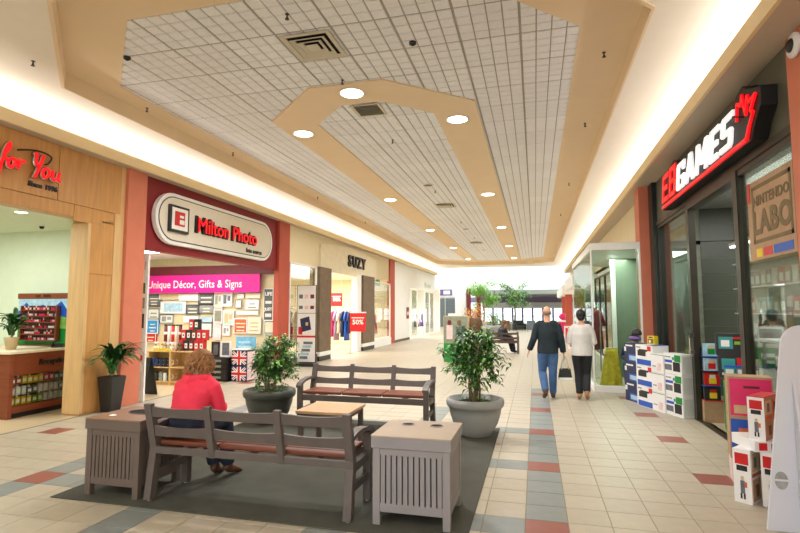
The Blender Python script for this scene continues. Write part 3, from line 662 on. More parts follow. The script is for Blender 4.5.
def bench(label, loc, rz):
    t = thing('park_bench', label, 'bench', loc, rz, 'slatted mall benches')
    HL = 0.97; bm = 'bench_paint'; bw = 0.004
    for s in (-1, 1):
        x = s * (HL - 0.035)
        MB().hexa([(x - .035, -.03, 0.012), (x + .035, -.03, 0.012), (x + .035, .05, 0.012), (x - .035, .05, 0.012)], [(x - .035, .03, .45), (x + .035, .03, .45), (x + .035, .11, .45), (x - .035, .11, .45)]).build('leg', bm, t, bevel=bw)
        MB().hexa([(x - .035, .03, .45), (x + .035, .03, .45), (x + .035, .11, .45), (x - .035, .11, .45)], [(x - .035, -.07, .85), (x + .035, -.07, .85), (x + .035, -.015, .85), (x - .035, -.015, .85)]).build('back_post', bm, t, bevel=bw)
        MB().box(x - .035, .47, 0.012, x + .035, .54, .6).build('leg', bm, t, bevel=bw)
        arm = [(-.0, .655), (.1, .675), (.25, .68), (.4, .665), (.52, .63), (.57, .595)]
        m = MB()
        for i in range(5):
            (y0, z0), (y1, z1) = arm[i], arm[i + 1]
            m.hexa([(x - .04, y0, z0 - .035), (x + .04, y0, z0 - .035), (x + .04, y1, z1 - .035), (x - .04, y1, z1 - .035)], [(x - .04, y0, z0), (x + .04, y0, z0), (x + .04, y1, z1), (x - .04, y1, z1)])
        m.build('armrest', bm, t)
        MB().box(x - .02, .05, .2, x + .02, .48, .26).build('stretcher', bm, t, bevel=bw)
        MB().box(x - .03, .1, .36, x + .03, .48, .43).build('side_rail', bm, t, bevel=bw)
        for y in (0.01, .505): MB().cyl((x, y, 0.0), .018, .014, 10).build('glide_foot', 'white_plastic', t)
    for x in (-.33, .33):
        MB().hexa([(x - .03, .02, .4), (x + .03, .02, .4), (x + .03, .08, .4), (x - .03, .08, .4)], [(x - .03, -.08, .855), (x + .03, -.08, .855), (x + .03, -.03, .855), (x - .03, -.03, .855)]).build('back_post', bm, t, bevel=bw)
    edges = [-HL + .07, -.36, -.3, .3, .36, HL - .07]
    for b in range(3):
        x0, x1 = edges[b * 2], edges[b * 2 + 1]
        for (z0, z1, yy) in ((.735, .83, -.035), (.56, .655, .012)):
            m = MB(); n = 8; arch = .016
            for k in range(n):
                u0, u1 = k / n, (k + 1) / n
                def zz(z, u): return z - arch + 4 * arch * (u - .5) ** 2 * 1.0
                xa, xb = x0 + (x1 - x0) * u0, x0 + (x1 - x0) * u1
                m.hexa([(xa, yy, z0), (xb, yy, z0), (xb, yy + .03, z0), (xa, yy + .03, z0)], [(xa, yy - .02, zz(z1, u0)), (xb, yy - .02, zz(z1, u1)), (xb, yy + .01, zz(z1, u1)), (xa, yy + .01, zz(z1, u0))])
            m.build('back_rail', bm, t)
    MB().box(-HL + .01, .02, .405, HL - .01, .06, .465).build('seat_rail', bm, t, bevel=bw)
    MB().box(-HL + .07, .49, .38, HL - .07, .53, .462).build('seat_rail', bm, t, bevel=bw)
    for x in (-.62, 0, .62): MB().box(x - .025, .06, .43, x + .025, .49, .468).build('seat_bearer', bm, t)
    for b in range(3):
        xa, xb = ((-HL + .075, -.306), (-.294, .294), (.306, HL - .075))[b]
        for k in range(5):
            y = .072 + k * .088
            MB().box(xa, y, .468, xb, y + .076, .512).build('seat_slat', 'seat_slat', t, bevel=.012)
    return t
bench('grey brown slatted bench with its back to the viewer, woman in red sitting on it', (-2.41, 4.0, 0.009), 0)
bench('grey brown bench with red brown seat slats facing the viewer, between two large planters', (-2.40, 7.52, 0.009), math.pi)
bench('distant grey bench with its back turned, seated person on it, far down the mall', (-1.6, 20.5, 0), 0)

def bin_(label, loc, W, D, H, paint, top, holes):
    t = thing('litter_bin', label, 'bin', loc, 0, 'slatted litter bins')
    a, b = W / 2, D / 2
    MB().box(-a + .03, -b + .03, .1, a - .03, b - .03, H - .1).build('liner', 'black', t)
    for sx in (-1, 1):
        for sy in (-1, 1):
            x, y = sx * (a - .03), sy * (b - .03); MB().box(x - .03, y - .03, 0, x + .03, y + .03, H - .1).build('leg', paint, t, bevel=.004)
    for sy in (-1, 1):
        y = sy * (b - .018)
        MB().box(-a + .06, y - .014, H - .155, a - .06, y + .014, H - .1).build('rail', paint, t, bevel=.003); MB().box(-a + .06, y - .014, .1, a - .06, y + .014, .165).build('rail', paint, t, bevel=.003)
        n = 11; st = (W - .12) / n
        sm = MB().box(-st * .37, -.011, .163, st * .37, .011, H - .153).mesh('slat', paint)
        for k in range(n): link('slat', sm, t, loc=(-a + .06 + st * (k + .5), y, 0))
    for sx in (-1, 1):
        x = sx * (a - .018)
        MB().box(x - .014, -b + .06, H - .155, x + .014, b - .06, H - .1).build('rail', paint, t, bevel=.003); MB().box(x - .014, -b + .06, .1, x + .014, b - .06, .165).build('rail', paint, t, bevel=.003)
        n = 9; st = (D - .12) / n
        sm = MB().box(-.011, -st * .37, .163, .011, st * .37, H - .153).mesh('slat', paint)
        for k in range(n): link('slat', sm, t, loc=(x, -b + .06 + st * (k + .5), 0))
    MB().box(-a - .012, -b - .012, H - .1, a + .012, b + .012, H - .012).build('lid_skirt', paint, t, bevel=.004)
    tp = MB().box(-a - .014, -b - .014, H - .012, a + .014, b + .014, H).build('lid_top', top, t, bevel=.004)
    for (hx, hy, rx, ry) in holes:
        MB().lathe([(1.0, 0), (1.0, .003)], 24, (hx, hy, H), sx=rx, sy=ry).build('opening', 'void', tp)
        mb = MB(); nn = 28
        for i in range(nn):
            a0, a1 = 2 * math.pi * i / nn, 2 * math.pi * (i + 1) / nn
            def q(a, r, z): return (hx + (rx + r) * math.cos(a), hy + (ry + r) * math.sin(a), H + z)
            mb.hexa([q(a0, 0, 0), q(a1, 0, 0), q(a1, .008, 0), q(a0, .008, 0)], [q(a0, 0, .007), q(a1, 0, .007), q(a1, .008, .005), q(a0, .008, .005)])
        mb.build('opening_rim', paint, tp)
    return t
bin_('brown slatted litter bin with one oval opening, left of the near bench', (-3.74, 4.27, 0.009), .58, .58, .69, 'bin_brown', 'bin_brown_top', [(0.05, .06, .17, .11)])
bn2 = bin_('pale grey slatted recycling bin with two small openings, right of the near bench', (-0.965, 4.32, 0.009), .62, .6, .69, 'bin_paint', 'bin_top', [(-.12, .12, .05, .045), (.13, .12, .05, .045)])
tag(MB().lathe([(0.025, 0), (0.035, .004), (0.02, .012)], 10).build('paper_scrap', 'white_plastic'), 'small crumpled white scrap on top of the brown bin', 'litter').location = (-3.86, 4.1, .7)
# side table
t = thing('side_table', 'low square table with tan top and grey legs between the benches', 'table', (-2.43, 6.0, 0.009))
MB().box(-.33, -.32, .465, .33, .32, .5).build('table_top', 'table_top', t, bevel=.005)
MB().box(-.3, -.29, .415, .3, -.265, .465).box(-.3, .265, .415, .3, .29, .465).box(-.3, -.265, .415, -.275, .265, .465).box(.275, -.265, .415, .3, .265, .465).build('apron', 'bench_dark', t)
for sx in (-1, 1):
    for sy in (-1, 1): MB().box(sx * .28 - .028, sy * .27 - .028, 0, sx * .28 + .028, sy * .27 + .028, .465).build('leg', 'bench_dark', t, bevel=.004)

# ================================================================== PLANTS
def rnd(a, b): return random.uniform(a, b)
def leafy(mb, p, d, ln, wd, mi=0, droop=0.25):
    d = Vector(d).normalized(); p = Vector(p)
    s = d.cross(Vector((0, 0, 1))); s = s.normalized() if s.length > 1e-3 else Vector((1, 0, 0)); u = s.cross(d)
    mid = p + d * ln * .5 + u * ln * .04; tip = p + d * ln - Vector((0, 0, droop * ln))
    a = mid + s * wd / 2 + u * wd * .18; b = mid - s * wd / 2 + u * wd * .18
    mb.add([p, a, tip, b, mid], [(0, 1, 4), (1, 2, 4), (4, 2, 3), (0, 4, 3)], mi)
def ficus(name, label, loc, potm, H, rx, ry, z0, nl, seed, lsz=.085, skew=(0, 0)):
    random.seed(seed)
    t = thing(name, label, 'planter', loc, rnd(0, 6))
    t.rotation_euler = (0, 0, 0)
    MB().lathe([(.20, 0), (.215, .02), (.30, .16), (.345, .30), (.355, .38), (.375, .385), (.39, .41), (.395, .45), (.385, .49), (.36, .5), (.33, .49), (.32, .44)], 40).build('pot', potm, t, True)
    MB().lathe([(.325, .43), (.2, .445), (.05, .45)], 28).build('soil', 'soil', t, True)
    tr = MB(); lv = MB(); tips = []
    for k in range(6):
        a = k / 6 * 6.283 + rnd(-.4, .4); base = Vector((.06 * math.cos(a), .06 * math.sin(a), .44)); pts = [base]
        top = Vector((skew[0] + rx * .55 * math.cos(a), skew[1] + ry * .55 * math.sin(a), rnd(.72, .95) * H)); 
        for u in (.25, .5, .75, 1): pts.append(base.lerp(top, u) + Vector((rnd(-.03, .03), rnd(-.03, .03), 0)) - Vector(((top.x - base.x) * .35 * math.sin(math.pi * u), (top.y - base.y) * .35 * math.sin(math.pi * u), 0)))
        tr.loft(pts, [.016, .013, .011, .008, .004], 6)
        for q in range(9):
            u = rnd(.35, 1); j = min(3, int(u * 4)); s = pts[j].lerp(pts[j + 1], u * 4 - j if j < 4 else 1)
            th = rnd(0, 6.283); cz = rnd(z0, H); f = math.sin(math.pi * min(1, max(.08, (cz - z0) / (H - z0))) ** .8) * .5 + .55
            e = Vector((skew[0] + rx * f * math.cos(th) * rnd(.55, 1), skew[1] + ry * f * math.sin(th) * rnd(.55, 1), cz))
            m_ = (s + e) / 2 + Vector((0, 0, .06)); tr.loft([s, m_, e], [.005, .004, .002], 5); tips.append((s, m_, e))
    for k in range(nl):
        s, m_, e = random.choice(tips); u = rnd(.25, 1.05); p = s.lerp(m_, u * 2) if u < .5 else m_.lerp(e, u * 2 - 1)
        p = p + Vector((rnd(-.05, .05), rnd(-.05, .05), rnd(-.05, .05)))
        a = rnd(0, 6.283); d = Vector((math.cos(a), math.sin(a), rnd(-.7, .35)))
        leafy(lv, p, d, lsz * rnd(.7, 1.25), lsz * rnd(.36, .5), 0 if random.random() < .72 else 1)
    tr.build('stems', 'bark', t, True)
    f = stuff(lv.build('foliage', ['leaf', 'leaf_lt'], t))
    under = MB()
    for k in range(60):
        a = rnd(0, 6.283); r = rnd(0, .26); d = Vector((math.cos(a), math.sin(a), rnd(.4, 1.4))); leafy(under, (r * math.cos(a), r * math.sin(a), .44), d, rnd(.06, .13), .025, 0)
    under.build('ground_cover', ['leaf_lt'], t)
    return t
ficus('potted_ficus', 'bushy green ficus in a big pale grey pot, right of the far bench', (-.82, 7.2, 0.0), 'pot_grey', 1.42, .47, .42, .62, 1500, 3, .105, (-.02, 0))
ficus('potted_ficus', 'round green shrub in a big dark grey pot, behind the near bench', (-3.93, 7.2, 0.0), 'pot_dark', 1.3, .42, .4, .56, 1800, 5, .09, (.1, 0))
# strap-leaved plant in a tapered black pot beside the wood jamb
def strap_plant(name, label, loc, pot, n, L, seed, z0, lift=1.0):
    random.seed(seed); t = thing(name, label, 'plant', loc)
    pot(t)
    lm = []
    for v in range(3):
        mb = MB(); N_ = 7; bend = (.75, 1.05, 1.3)[v]; pts = []
        for i in range(N_ + 1):
            u = i / N_; ang = R(72) - bend * u * 1.9; pts.append((u, ang))
        x = z = 0; C_ = [(0, 0)]
        for i in range(N_): x += math.cos(pts[i][1]) * L / N_; z += math.sin(pts[i][1]) * L / N_; C_.append((x, z))
        vs = []; fs = []
        for i, (a, b) in enumerate(C_):
            wd = .034 * math.sin(math.pi * min(.97, .12 + .85 * i / N_)) + .002; vs += [(a, -wd, b + wd * .3), (a, 0, b), (a, wd, b + wd * .3)]
        for i in range(N_):
            o = i * 3; fs += [(o, o + 3, o + 4, o + 1), (o + 1, o + 4, o + 5, o + 2)]
        mb.add(vs, fs); lm.append(mb.mesh('leaf', ['leaf_dk', 'leaf', 'leaf_dk'][v], True))
    for k in range(n):
        az = k * 2.4 + rnd(-.2, .2); az = math.atan2(math.sin(az), math.cos(az)); near = math.cos(az) < -.25 and name == 'potted_dracaena'
        o = link('leaf', random.choice(lm), t, loc=(rnd(-.03, .03), rnd(-.03, .03), z0 + rnd(0, .22) * lift), rot=(rnd(-.15, .15), rnd(-.2, .1), az)); o.scale = (rnd(.8, 1.1) * (.25 if near else 1),) * 3
    MB().loft([(0, 0, z0 - .08), (0, 0, z0 + .25)], [.018, .01], 8).build('cane', 'bark', t)
def black_pot(t):
    MB().hexa([(-.105, -.105, 0), (.105, -.105, 0), (.105, .105, 0), (-.105, .105, 0)], [(-.155, -.155, .58), (.155, -.155, .58), (.155, .155, .58), (-.155, .155, .58)]).build('pot', 'pot_black', t, bevel=.01)
    MB().box(-.14, -.14, .58, .14, .14, .585).build('soil', 'soil', t)
strap_plant('potted_dracaena', 'strap leaved plant in a tapered black pot against the wood jamb', (-6.91, 7.28, 0), black_pot, 96, .66, 11, .6)

# ================================================================== PEOPLE
def human(name, label, loc, rz, J, top, legs, shoe, topm_long=True, skin='skin', voxel=.011, scale=1.0, jacket=0.0, hood=False, bald=False):
    """J: joint positions (local, metres, facing +Y)."""
    t = thing(name, label, 'person', loc, rz)
    V = {k: Vector(v) * scale for k, v in J.items()}
    b = MB(); s = scale
    pel, che, nek, hd = V['pelvis'], V['chest'], V['neck'], V['head']
    lat = (V['rsh'] - V['lsh']).normalized()
    sp = [pel - Vector((0, 0, .07 * s)), pel, pel.lerp(che, .45), che, che.lerp(nek, .6), nek]
    tr = [(.13, .09), (.165, .115), (.14, .1), (.165, .115), (.13, .085), (.058, .058)]
    def sc(r, g): return [(a * s + g, c * s + g) for a, c in r]
    b.loft(sp, sc(tr, 0), 16, lat); b.loft([nek - (nek - che) * .15, nek.lerp(hd, .5), hd], [.06 * s, .055 * s, .06 * s], 12)
    up = (hd - nek).normalized(); fw = up.cross(lat).normalized()
    hf = V['look'].normalized() if 'look' in V else -fw if fw.y < 0 else fw
    hs = hf.cross(Vector((0, 0, 1))).normalized(); hu = hs.cross(hf)
    HM = Matrix((hs, hf, hu)).transposed().to_4x4(); HM.translation = hd + hu * .02 * s
    b.M = HM @ Matrix.Scale(s, 4)
    b.ball((0, -.01, .02), .076, .095, .1, 16); b.ball((0, .02, -.055), .058, .068, .07, 14); b.ball((0, .088, -.03), .014, .022, .022, 8); b.ball((0, .06, -.1), .03, .028, .022, 8)
    for q in (-1, 1): b.ball((q * .078, -.005, -.02), .012, .022, .032, 8); b.ball((q * .03, .074, .012), .022, .014, .01, 8)
    b.ball((0, .078, -.07), .024, .012, .009, 8)
    b.M = None
    def hand(w_, e_, side):
        d = (w_ - e_).normalized(); out = V.get('hand_n_' + side, lat * (1 if side == 'r' else -1)); out = (out - d * out.dot(d)).normalized(); f = d.cross(out)
        b.loft([w_, w_ + d * .05 * s, w_ + d * .095 * s], [(.026 * s, .02 * s), (.04 * s, .016 * s), (.038 * s, .014 * s)], 10, f)
        for i, L_ in enumerate((.07, .08, .074, .058)):
            r0 = w_ + d * .09 * s + f * (.028 - .0185 * i) * s; cu = -out * .3
            p1 = r0 + (d + cu * .3).normalized() * L_ * .45 * s; p2 = p1 + (d + cu * 1.6).normalized() * L_ * .35 * s; p3 = p2 + (d + cu * 3.2).normalized() * L_ * .25 * s
            b.loft([r0, p1, p2, p3], [.0095 * s, .009 * s, .0085 * s, .007 * s], 8)
        r0 = w_ + d * .03 * s + f * .03 * s; p1 = r0 + (d * .7 + f * .6).normalized() * .035 * s; p2 = p1 + (d * .9 + f * .15 - out * .3).normalized() * .032 * s
        b.loft([r0, p1, p2], [.012 * s, .011 * s, .008 * s], 8)
    for q in 'lr':
        sh, el, wr = V[q + 'sh'], V[q + 'el'], V[q + 'wr']; hip, kn, an, to = V[q + 'hip'], V[q + 'kn'], V[q + 'an'], V[q + 'toe']
        b.loft([nek.lerp(sh, .3) - Vector((0, 0, .03 * s)), nek.lerp(sh, .75), sh - Vector((0, 0, .03 * s)), sh.lerp(el, .4), el, el.lerp(wr, .35), wr], [r * s for r in (.045, .048, .05, .047, .04, .042, .027)], 12); hand(wr, el, q)
        b.loft([hip + Vector((0, 0, .02)), hip.lerp(kn, .25), hip.lerp(kn, .6), kn, kn.lerp(an, .3), kn.lerp(an, .7), an], [r * s for r in (.085, .088, .07, .056, .058, .044, .036)], 12)
        b.loft([an + (an - to) * .2 - Vector((0, 0, .02 * s)), an - Vector((0, 0, .03 * s)), to], [(.034 * s, .034 * s), (.036 * s, .036 * s), (.036 * s, .02 * s)], 10)
    remeshed(b, 'body', skin, t, voxel * .75, 2)
    # eyes
    ey = MB(); ey.M = HM @ Matrix.Scale(s, 4)
    for q in (-1, 1): ey.ball((q * .03, .084, -.004), .009, .008, .006, 8)
    ey.build('eyes', 'near_black', t, True)
    # garments
    g = MB(); gr = .018 + jacket
    hem = pel - (che - pel).normalized() * (-.035 if hood else .06 + jacket * 2) * s
    sp2 = [hem, pel.lerp(che, .3) if hood else pel, pel.lerp(che, .55 if hood else .45), che, che.lerp(nek, .62), che.lerp(nek, .86)]
    g.loft(sp2, sc([(.165, .12), (.168, .12), (.152, .112), (.172, .122), (.135, .095), (.07, .07)], gr), 18, lat)
    for q in 'lr':
        sh, el, wr = V[q + 'sh'], V[q + 'el'], V[q + 'wr']
        g.loft([nek.lerp(sh, .25) - Vector((0, 0, .04 * s)), nek.lerp(sh, .72) - Vector((0, 0, .01 * s)), sh - Vector((0, 0, .035 * s)), sh.lerp(el, .45), el, el.lerp(wr, .5), el.lerp(wr, .95)], [r * s + gr * .6 for r in (.04, .05, .056, .052, .047, .044, .038)], 14); g.loft([che, che.lerp(sh, .7) - Vector((0, 0, .05 * s))], [.1 * s, .07 * s], 12)
    if hood:
        hg = MB(); hg.loft([nek + Vector((-.1, .03, 0)) * s, nek + Vector((-.095, -.05, -.01)) * s, nek + Vector((0, -.13, -.03)) * s, nek + Vector((.095, -.05, -.01)) * s, nek + Vector((.1, .03, 0)) * s], [.034 * s, .048 * s, .06 * s, .048 * s, .034 * s], 12)
        hg.loft([nek + Vector((-.07, -.06, -.03)) * s, nek + Vector((0, -.12, -.1)) * s, nek + Vector((.07, -.06, -.03)) * s], [.035 * s, .04 * s, .035 * s], 10)
        remeshed(hg, 'hood', top, t, .012, 2)
    remeshed(g, 'top', top, t, voxel, 3)
    g = MB()
    g.loft([pel + (che - pel) * .25, pel, pel - Vector((0, 0, .08 * s))], sc([(.15, .11), (.168, .122), (.15, .11)], .008), 16, lat)
    for q in 'lr':
        hip, kn, an = V[q + 'hip'], V[q + 'kn'], V[q + 'an']
        g.loft([hip + Vector((0, 0, .03)), hip.lerp(kn, .25), hip.lerp(kn, .6), kn, kn.lerp(an, .3), kn.lerp(an, .7), kn.lerp(an, .97)], [r * s + .012 for r in (.09, .094, .078, .066, .066, .058, .054)], 14)
    remeshed(g, 'trousers', legs, t, voxel, 3)
    for q in 'lr':
        an, to = V[q + 'an'], V[q + 'toe']; g = MB(); d = (to - an); d.z = 0; d = d.normalized() if d.length > .01 else Vector((0, 1, 0)); foot = (to - an).normalized()
        g.loft([an + Vector((0, 0, .03 * s)), an - Vector((0, 0, .02 * s))], [.05 * s, .05 * s], 12)
        g.loft([an - foot * .05 * s - Vector((0, 0, .035 * s)), an + foot * .03 * s - Vector((0, 0, .03 * s)), an.lerp(to, .6) + Vector((0, 0, -.01 * s)), to + foot * .03 * s], [(.034 * s, .036 * s), (.044 * s, .05 * s), (.048 * s, .036 * s), (.034 * s, .022 * s)], 12, d.cross(Vector((0, 0, 1))))
        remeshed(g, 'shoe', shoe, t, .01, 2)
    return t, HM @ Matrix.Scale(s, 4)
STAND = dict(pelvis=(0, 0, .95), chest=(0, .0, 1.28), neck=(0, .0, 1.49), head=(0, .02, 1.62), lsh=(-.185, 0, 1.42), rsh=(.185, 0, 1.42), lel=(-.26, -.05, 1.14), rel=(.25, -.03, 1.13), lwr=(-.34, .03, .92), rwr=(.29, .04, .88),
             lhip=(-.09, 0, .9), rhip=(.09, 0, .9), lkn=(-.1, .09, .5), rkn=(.085, .02, .5), lan=(-.07, -.16, .17), ran=(.09, .12, .1), ltoe=(-.08, .0, .05), rtoe=(.11, .28, .03))
# man walking away
mz, HM = human('person', 'bald man in dark sweater and blue jeans walking away, carrying a handbag', (.22, 10.35, 0), R(4), STAND, 'sweater', 'denim', 'leather', jacket=.012)
hr = MB(); hr.M = HM; hr.ball((0, -.03, -.01), .08, .082, .055, 14); remeshed(hr, 'hair', 'hair_grey', mz, .008, 2)
# woman walking beside him, forearms in front
J = dict(STAND); J.update(lsh=(-.17, 0, 1.4), rsh=(.17, 0, 1.4), lel=(-.23, .0, 1.12), rel=(.23, .0, 1.12), lwr=(-.1, .2, 1.08), rwr=(.1, .2, 1.1), lkn=(-.07, .03, .5), rkn=(.08, .07, .5), lan=(-.06, .0, .12), ran=(.07, -.09, .17), ltoe=(-.07, .16, .03), rtoe=(.08, .04, .04))
wz, HM = human('person', 'dark haired woman in pale grey jacket and black trousers walking away', (.84, 10.4, 0), R(-3), J, 'blazer', 'trousers', 'tan_shoe', jacket=.012, scale=.965)
hr = MB(); hr.M = HM; hr.ball((0, -.025, .025), .092, .1, .105, 16); hr.ball((0, -.055, -.05), .075, .055, .06, 14); remeshed(hr, 'hair', 'hair_black', wz, .008, 2)
# handbag held by the man
t = thing('handbag', 'black and white handbag hanging from the walking man\'s right hand', 'handbag', (.53, 10.45, .36), R(8))
MB().hexa([(-.13, -.05, 0), (.13, -.05, 0), (.13, .05, 0), (-.13, .05, 0)], [(-.1, -.02, .22), (.1, -.02, .22), (.1, .02, .22), (-.1, .02, .22)]).build('bag_body', 'near_black', t, bevel=.012)
MB().hexa([(-.134, -.053, .0), (.134, -.053, .0), (.134, .053, .0), (-.134, .053, .0)], [(-.128, -.048, .05), (.128, -.048, .05), (.128, .048, .05), (-.128, .048, .05)]).build('trim_band', 'pale', t, bevel=.006)
for y in (-.025, .025): MB().loft([(-.07, y, .2), (-.06, y, .32), (-.02, y * .6, .42), (.02, y * .6, .42), (.06, y, .32), (.07, y, .2)], .007, 6).build('handle', 'pale', t, True)
# seated woman in red
SIT = dict(pelvis=(0, 0, .64), chest=(0, .08, .89), neck=(0, .17, 1.05), head=(-.01, .22, 1.16), look=(0, 1, -.3), lsh=(-.175, .15, .99), rsh=(.175, .15, .99), lel=(-.22, .2, .74), rel=(.22, .2, .74), lwr=(-.1, .42, .73), rwr=(.1, .42, .73),
           lhip=(-.1, .02, .61), rhip=(.1, .02, .61), lkn=(-.12, .44, .6), rkn=(.13, .44, .6), lan=(-.02, .5, .13), ran=(.1, .55, .13), ltoe=(-.06, .66, .03), rtoe=(.12, .72, .03))
sz, HM = human('person', 'curly haired woman in bright red hooded top seated on the near bench', (-3.16, 4.23, 0.0), 0, SIT, 'hoodie', 'denim_dark', 'leather', jacket=.006, hood=True)
hr = MB(); hr.M = HM; random.seed(4); hr.ball((0, -.03, .02), .092, .095, .1, 14)
for k in range(240):
    th = rnd(0, 6.283); ph = rnd(-.2, 1.5); v = Vector((.098 * math.cos(ph) * math.cos(th), -.02 + .1 * math.cos(ph) * math.sin(th), .02 + .105 * math.sin(ph)))
    if v.y > .055 and v.z < .06: continue
    L_ = rnd(.06, .13) + (.05 if v.y < -.03 else 0); o = Vector((v.x, v.y + .02, 0)); o = o.normalized() if o.length else Vector((0, -1, 0)); pts = []
    for i in range(6):
        u = i / 5; pts.append(v + o * (.03 * math.sin(u * 2.6)) + Vector((.012 * math.sin(u * 11 + k), .012 * math.cos(u * 11 + k), -L_ * u)))
    hr.loft(pts, [.009, .01, .01, .009, .007, .003], 5)
hr.build('hair', 'hair_brown', sz, True)
# small figures far down the mall
fz, HM = human('person', 'standing shopper in brown jacket beside the green photo panel far away', (-1.98, 17.6, 0), R(200), dict(STAND, lwr=(-.2, .2, 1.05), rwr=(.2, .2, 1.05), lel=(-.24, .0, 1.12)), 'brown', 'trousers', 'black', voxel=.02, scale=.97)
hr = MB(); hr.M = HM; hr.ball((0, -.02, .02), .092, .1, .11, 14); hr.ball((0, -.06, -.1), .08, .05, .12, 12); hr.build('hair', 'tan', fz, True)
fz, HM = human('person', 'dark haired woman in dark coat seated on the distant bench', (-1.35, 20.7, .0), R(-60), SIT, 'near_black', 'denim_dark', 'black', voxel=.02)
hr = MB(); hr.M = HM; hr.ball((0, -.02, .02), .095, .1, .105, 14); hr.ball((0, -.07, -.1), .08, .05, .13, 12); hr.build('hair', 'brown', fz, True)

# ================================================================== NAIL SALON
t = thing('reception_desk', 'red brown wooden reception desk with product shelves in the salon', 'desk', (-7.9, 6.92, 0))
MB().box(-.55, -.62, .09, -.5, .72, 1.0).build('back_panel', 'wood_red', t); MB().box(-.5, -.62, .0, 0, -.55, 1.0).build('side_panel', 'wood_red', t, bevel=.004); MB().box(-.5, .65, .0, 0, .72, 1.0).build('side_panel', 'wood_red', t, bevel=.004)
MB().box(-.05, -.55, .66, 0, .65, 1.0).build('fascia_board', 'wood_red', t, bevel=.004); MB().box(-.5, -.55, .08, 0, .65, .18).build('base_board', 'wood_red', t, bevel=.004); MB().box(-.5, -.6, 0, -.03, .7, .08).build('kick_plate', 'black', t)
for z in (.33, .5): MB().box(-.5, -.55, z, -.01, .65, z + .012).build('shelf', G, t)
MB().box(-.006, -.55, .18, -.002, .65, .66).build('glass_front', G, t)
MB().box(-.6, -.66, 1.0, .03, .76, 1.04).build('counter_top', 'cream', t, bevel=.006)
text('Reception', .13, 'near_black', 'lettering', t, (.006, .12, .84), LEFT, .006, off=.003, shear=.15)
random.seed(21)
def product(name, label, cat, group, x, y, z, w_, d_, h_, m, capm=None):
    tt = MB().box(-d_ / 2, -w_ / 2, 0, d_ / 2, w_ / 2, h_, 0).box(d_ / 2, -w_ * .4, h_ * .25, d_ / 2 + .001, w_ * .4, h_ * .7, 1)
    mm = [m, 'white_plastic']
    if capm: tt.lathe([(w_ * .22, h_), (w_ * .2, h_ * 1.3)], 8, (0, 0, 0), 2); mm.append(capm)
    o = tt.build(name, mm, None); o.location = (x, y, z); return tag(o, label, cat, group)
rows = [(.19, ['yellow', 'yellow', 'lime', 'pale', 'white_plastic', 'pale'], 'bottom'), (.343, ['white_plastic', 'pale', 'grey', 'white_plastic', 'pink', 'slate'], 'middle'), (.513, ['red', 'yellow', 'yellow', 'hotpink', 'slate', 'maroon'], 'top')]
for z, cols, rn in rows:
    for k in range(12):
        m = cols[min(5, k // 2)] if rn != 'middle' else random.choice(cols)
        product('product_box', '%s product box on the %s shelf of the reception desk, %s' % ({'white_plastic': 'white', 'hotpink': 'pink'}.get(m, m), rn, ORD[k]), 'product', 'product boxes in the reception desk', -8.02, 6.44 + k * .096, z, .07, .05, rnd(.10, .13), m, 'white_plastic' if k % 2 else None)
# polish rack standing on the counter's far end, in front of the partition wall
t = thing('polish_rack', 'wooden nail polish rack with mountain picture back board on the counter', 'rack', (-8.82, 7.6, 1.05))
MB().box(-.58, 0, 0, .58, .03, .92).build('back_board', 'green', t)
MB().box(-.58, -.006, .45, .58, 0, .85, 0).build('sky_print', 'sky', t)
MB().prism([(-.58, -.006, .6), (-.4, -.006, .78), (-.25, -.006, .66), (0, -.006, .74), (.2, -.006, .66), (.42, -.006, .8), (.58, -.006, .62), (.58, -.006, .45), (-.58, -.006, .45)], (0, -.004, 0)).build('mountain_print', 'royal', t)
MB().prism([(-.58, -.012, .45), (-.4, -.012, .56), (-.1, -.012, .48), (.2, -.012, .56), (.58, -.012, .5), (.58, -.012, .3), (-.58, -.012, .3)], (0, -.002, 0)).build('meadow_print', 'leaf_lt', t)
MB().box(-.6, -.02, .85, .6, .03, .95).build('head_board', 'wood_red', t, bevel=.003); text('Nail', .07, 'near_black', 'lettering', t, (-.12, -.024, .9), FRONT, .003); text('Polish', .07, 'near_black', 'lettering', t, (.1, -.024, .9), FRONT, .003)
MB().box(-.42, -.1, .08, -.4, -.016, .72).build('side_cheek', 'wood_red', t); MB().box(.4, -.1, .08, .42, -.016, .72).build('side_cheek', 'wood_red', t)
MB().box(-.4, -.022, .08, .4, -.016, .72).build('rack_back', 'wood_red', t)
for k in range(6): MB().box(-.4, -.1, .08 + k * .11, .4, -.022, .095 + k * .11).build('shelf', 'wood_red', t)
MB().box(-.62, -.15, -.01, .62, .05, 0.0).build('foot', 'wood_red', t)
pol = {m: MB().lathe([(.014, 0), (.016, .01), (.016, .035), (.007, .04)], 8, mi=0).lathe([(.008, .04), (.007, .075)], 8, mi=1).mesh('polish', [m, 'near_black' if m != 'red' else 'white_plastic']) for m in ('red', 'hotpink', 'white_plastic', 'pink', 'maroon', 'black')}
rown = ['bottom', 'second', 'third', 'fourth', 'fifth', 'top']
for r_ in range(6):
    for k in range(17):
        m = random.choice(list(pol)); o = link('nail_polish', pol[m], None, loc=(-8.82 - .37 + k * .046, 7.54, 1.05 + .095 + r_ * .11))
        tag(o, 'tiny %s nail polish bottle on the %s rack shelf, %s' % ({'white_plastic': 'white', 'hotpink': 'hot pink', 'pink': 'pale pink'}.get(m, m), rown[r_], ORD[k]), 'nail polish', 'nail polish on the %s rack shelf' % rown[r_])
struct(box('wall_salon_counter', 'cream', -9.9, 7.2, 0, -8.3, 7.76, 1.04))
def tan_pot(t): MB().lathe([(.07, 0), (.1, .16), (.11, .2), (.09, .2)], 18).build('pot', 'tan', t, True); MB().cyl((0, 0, .17), .09, .01, 14).build('soil', 'soil', t)
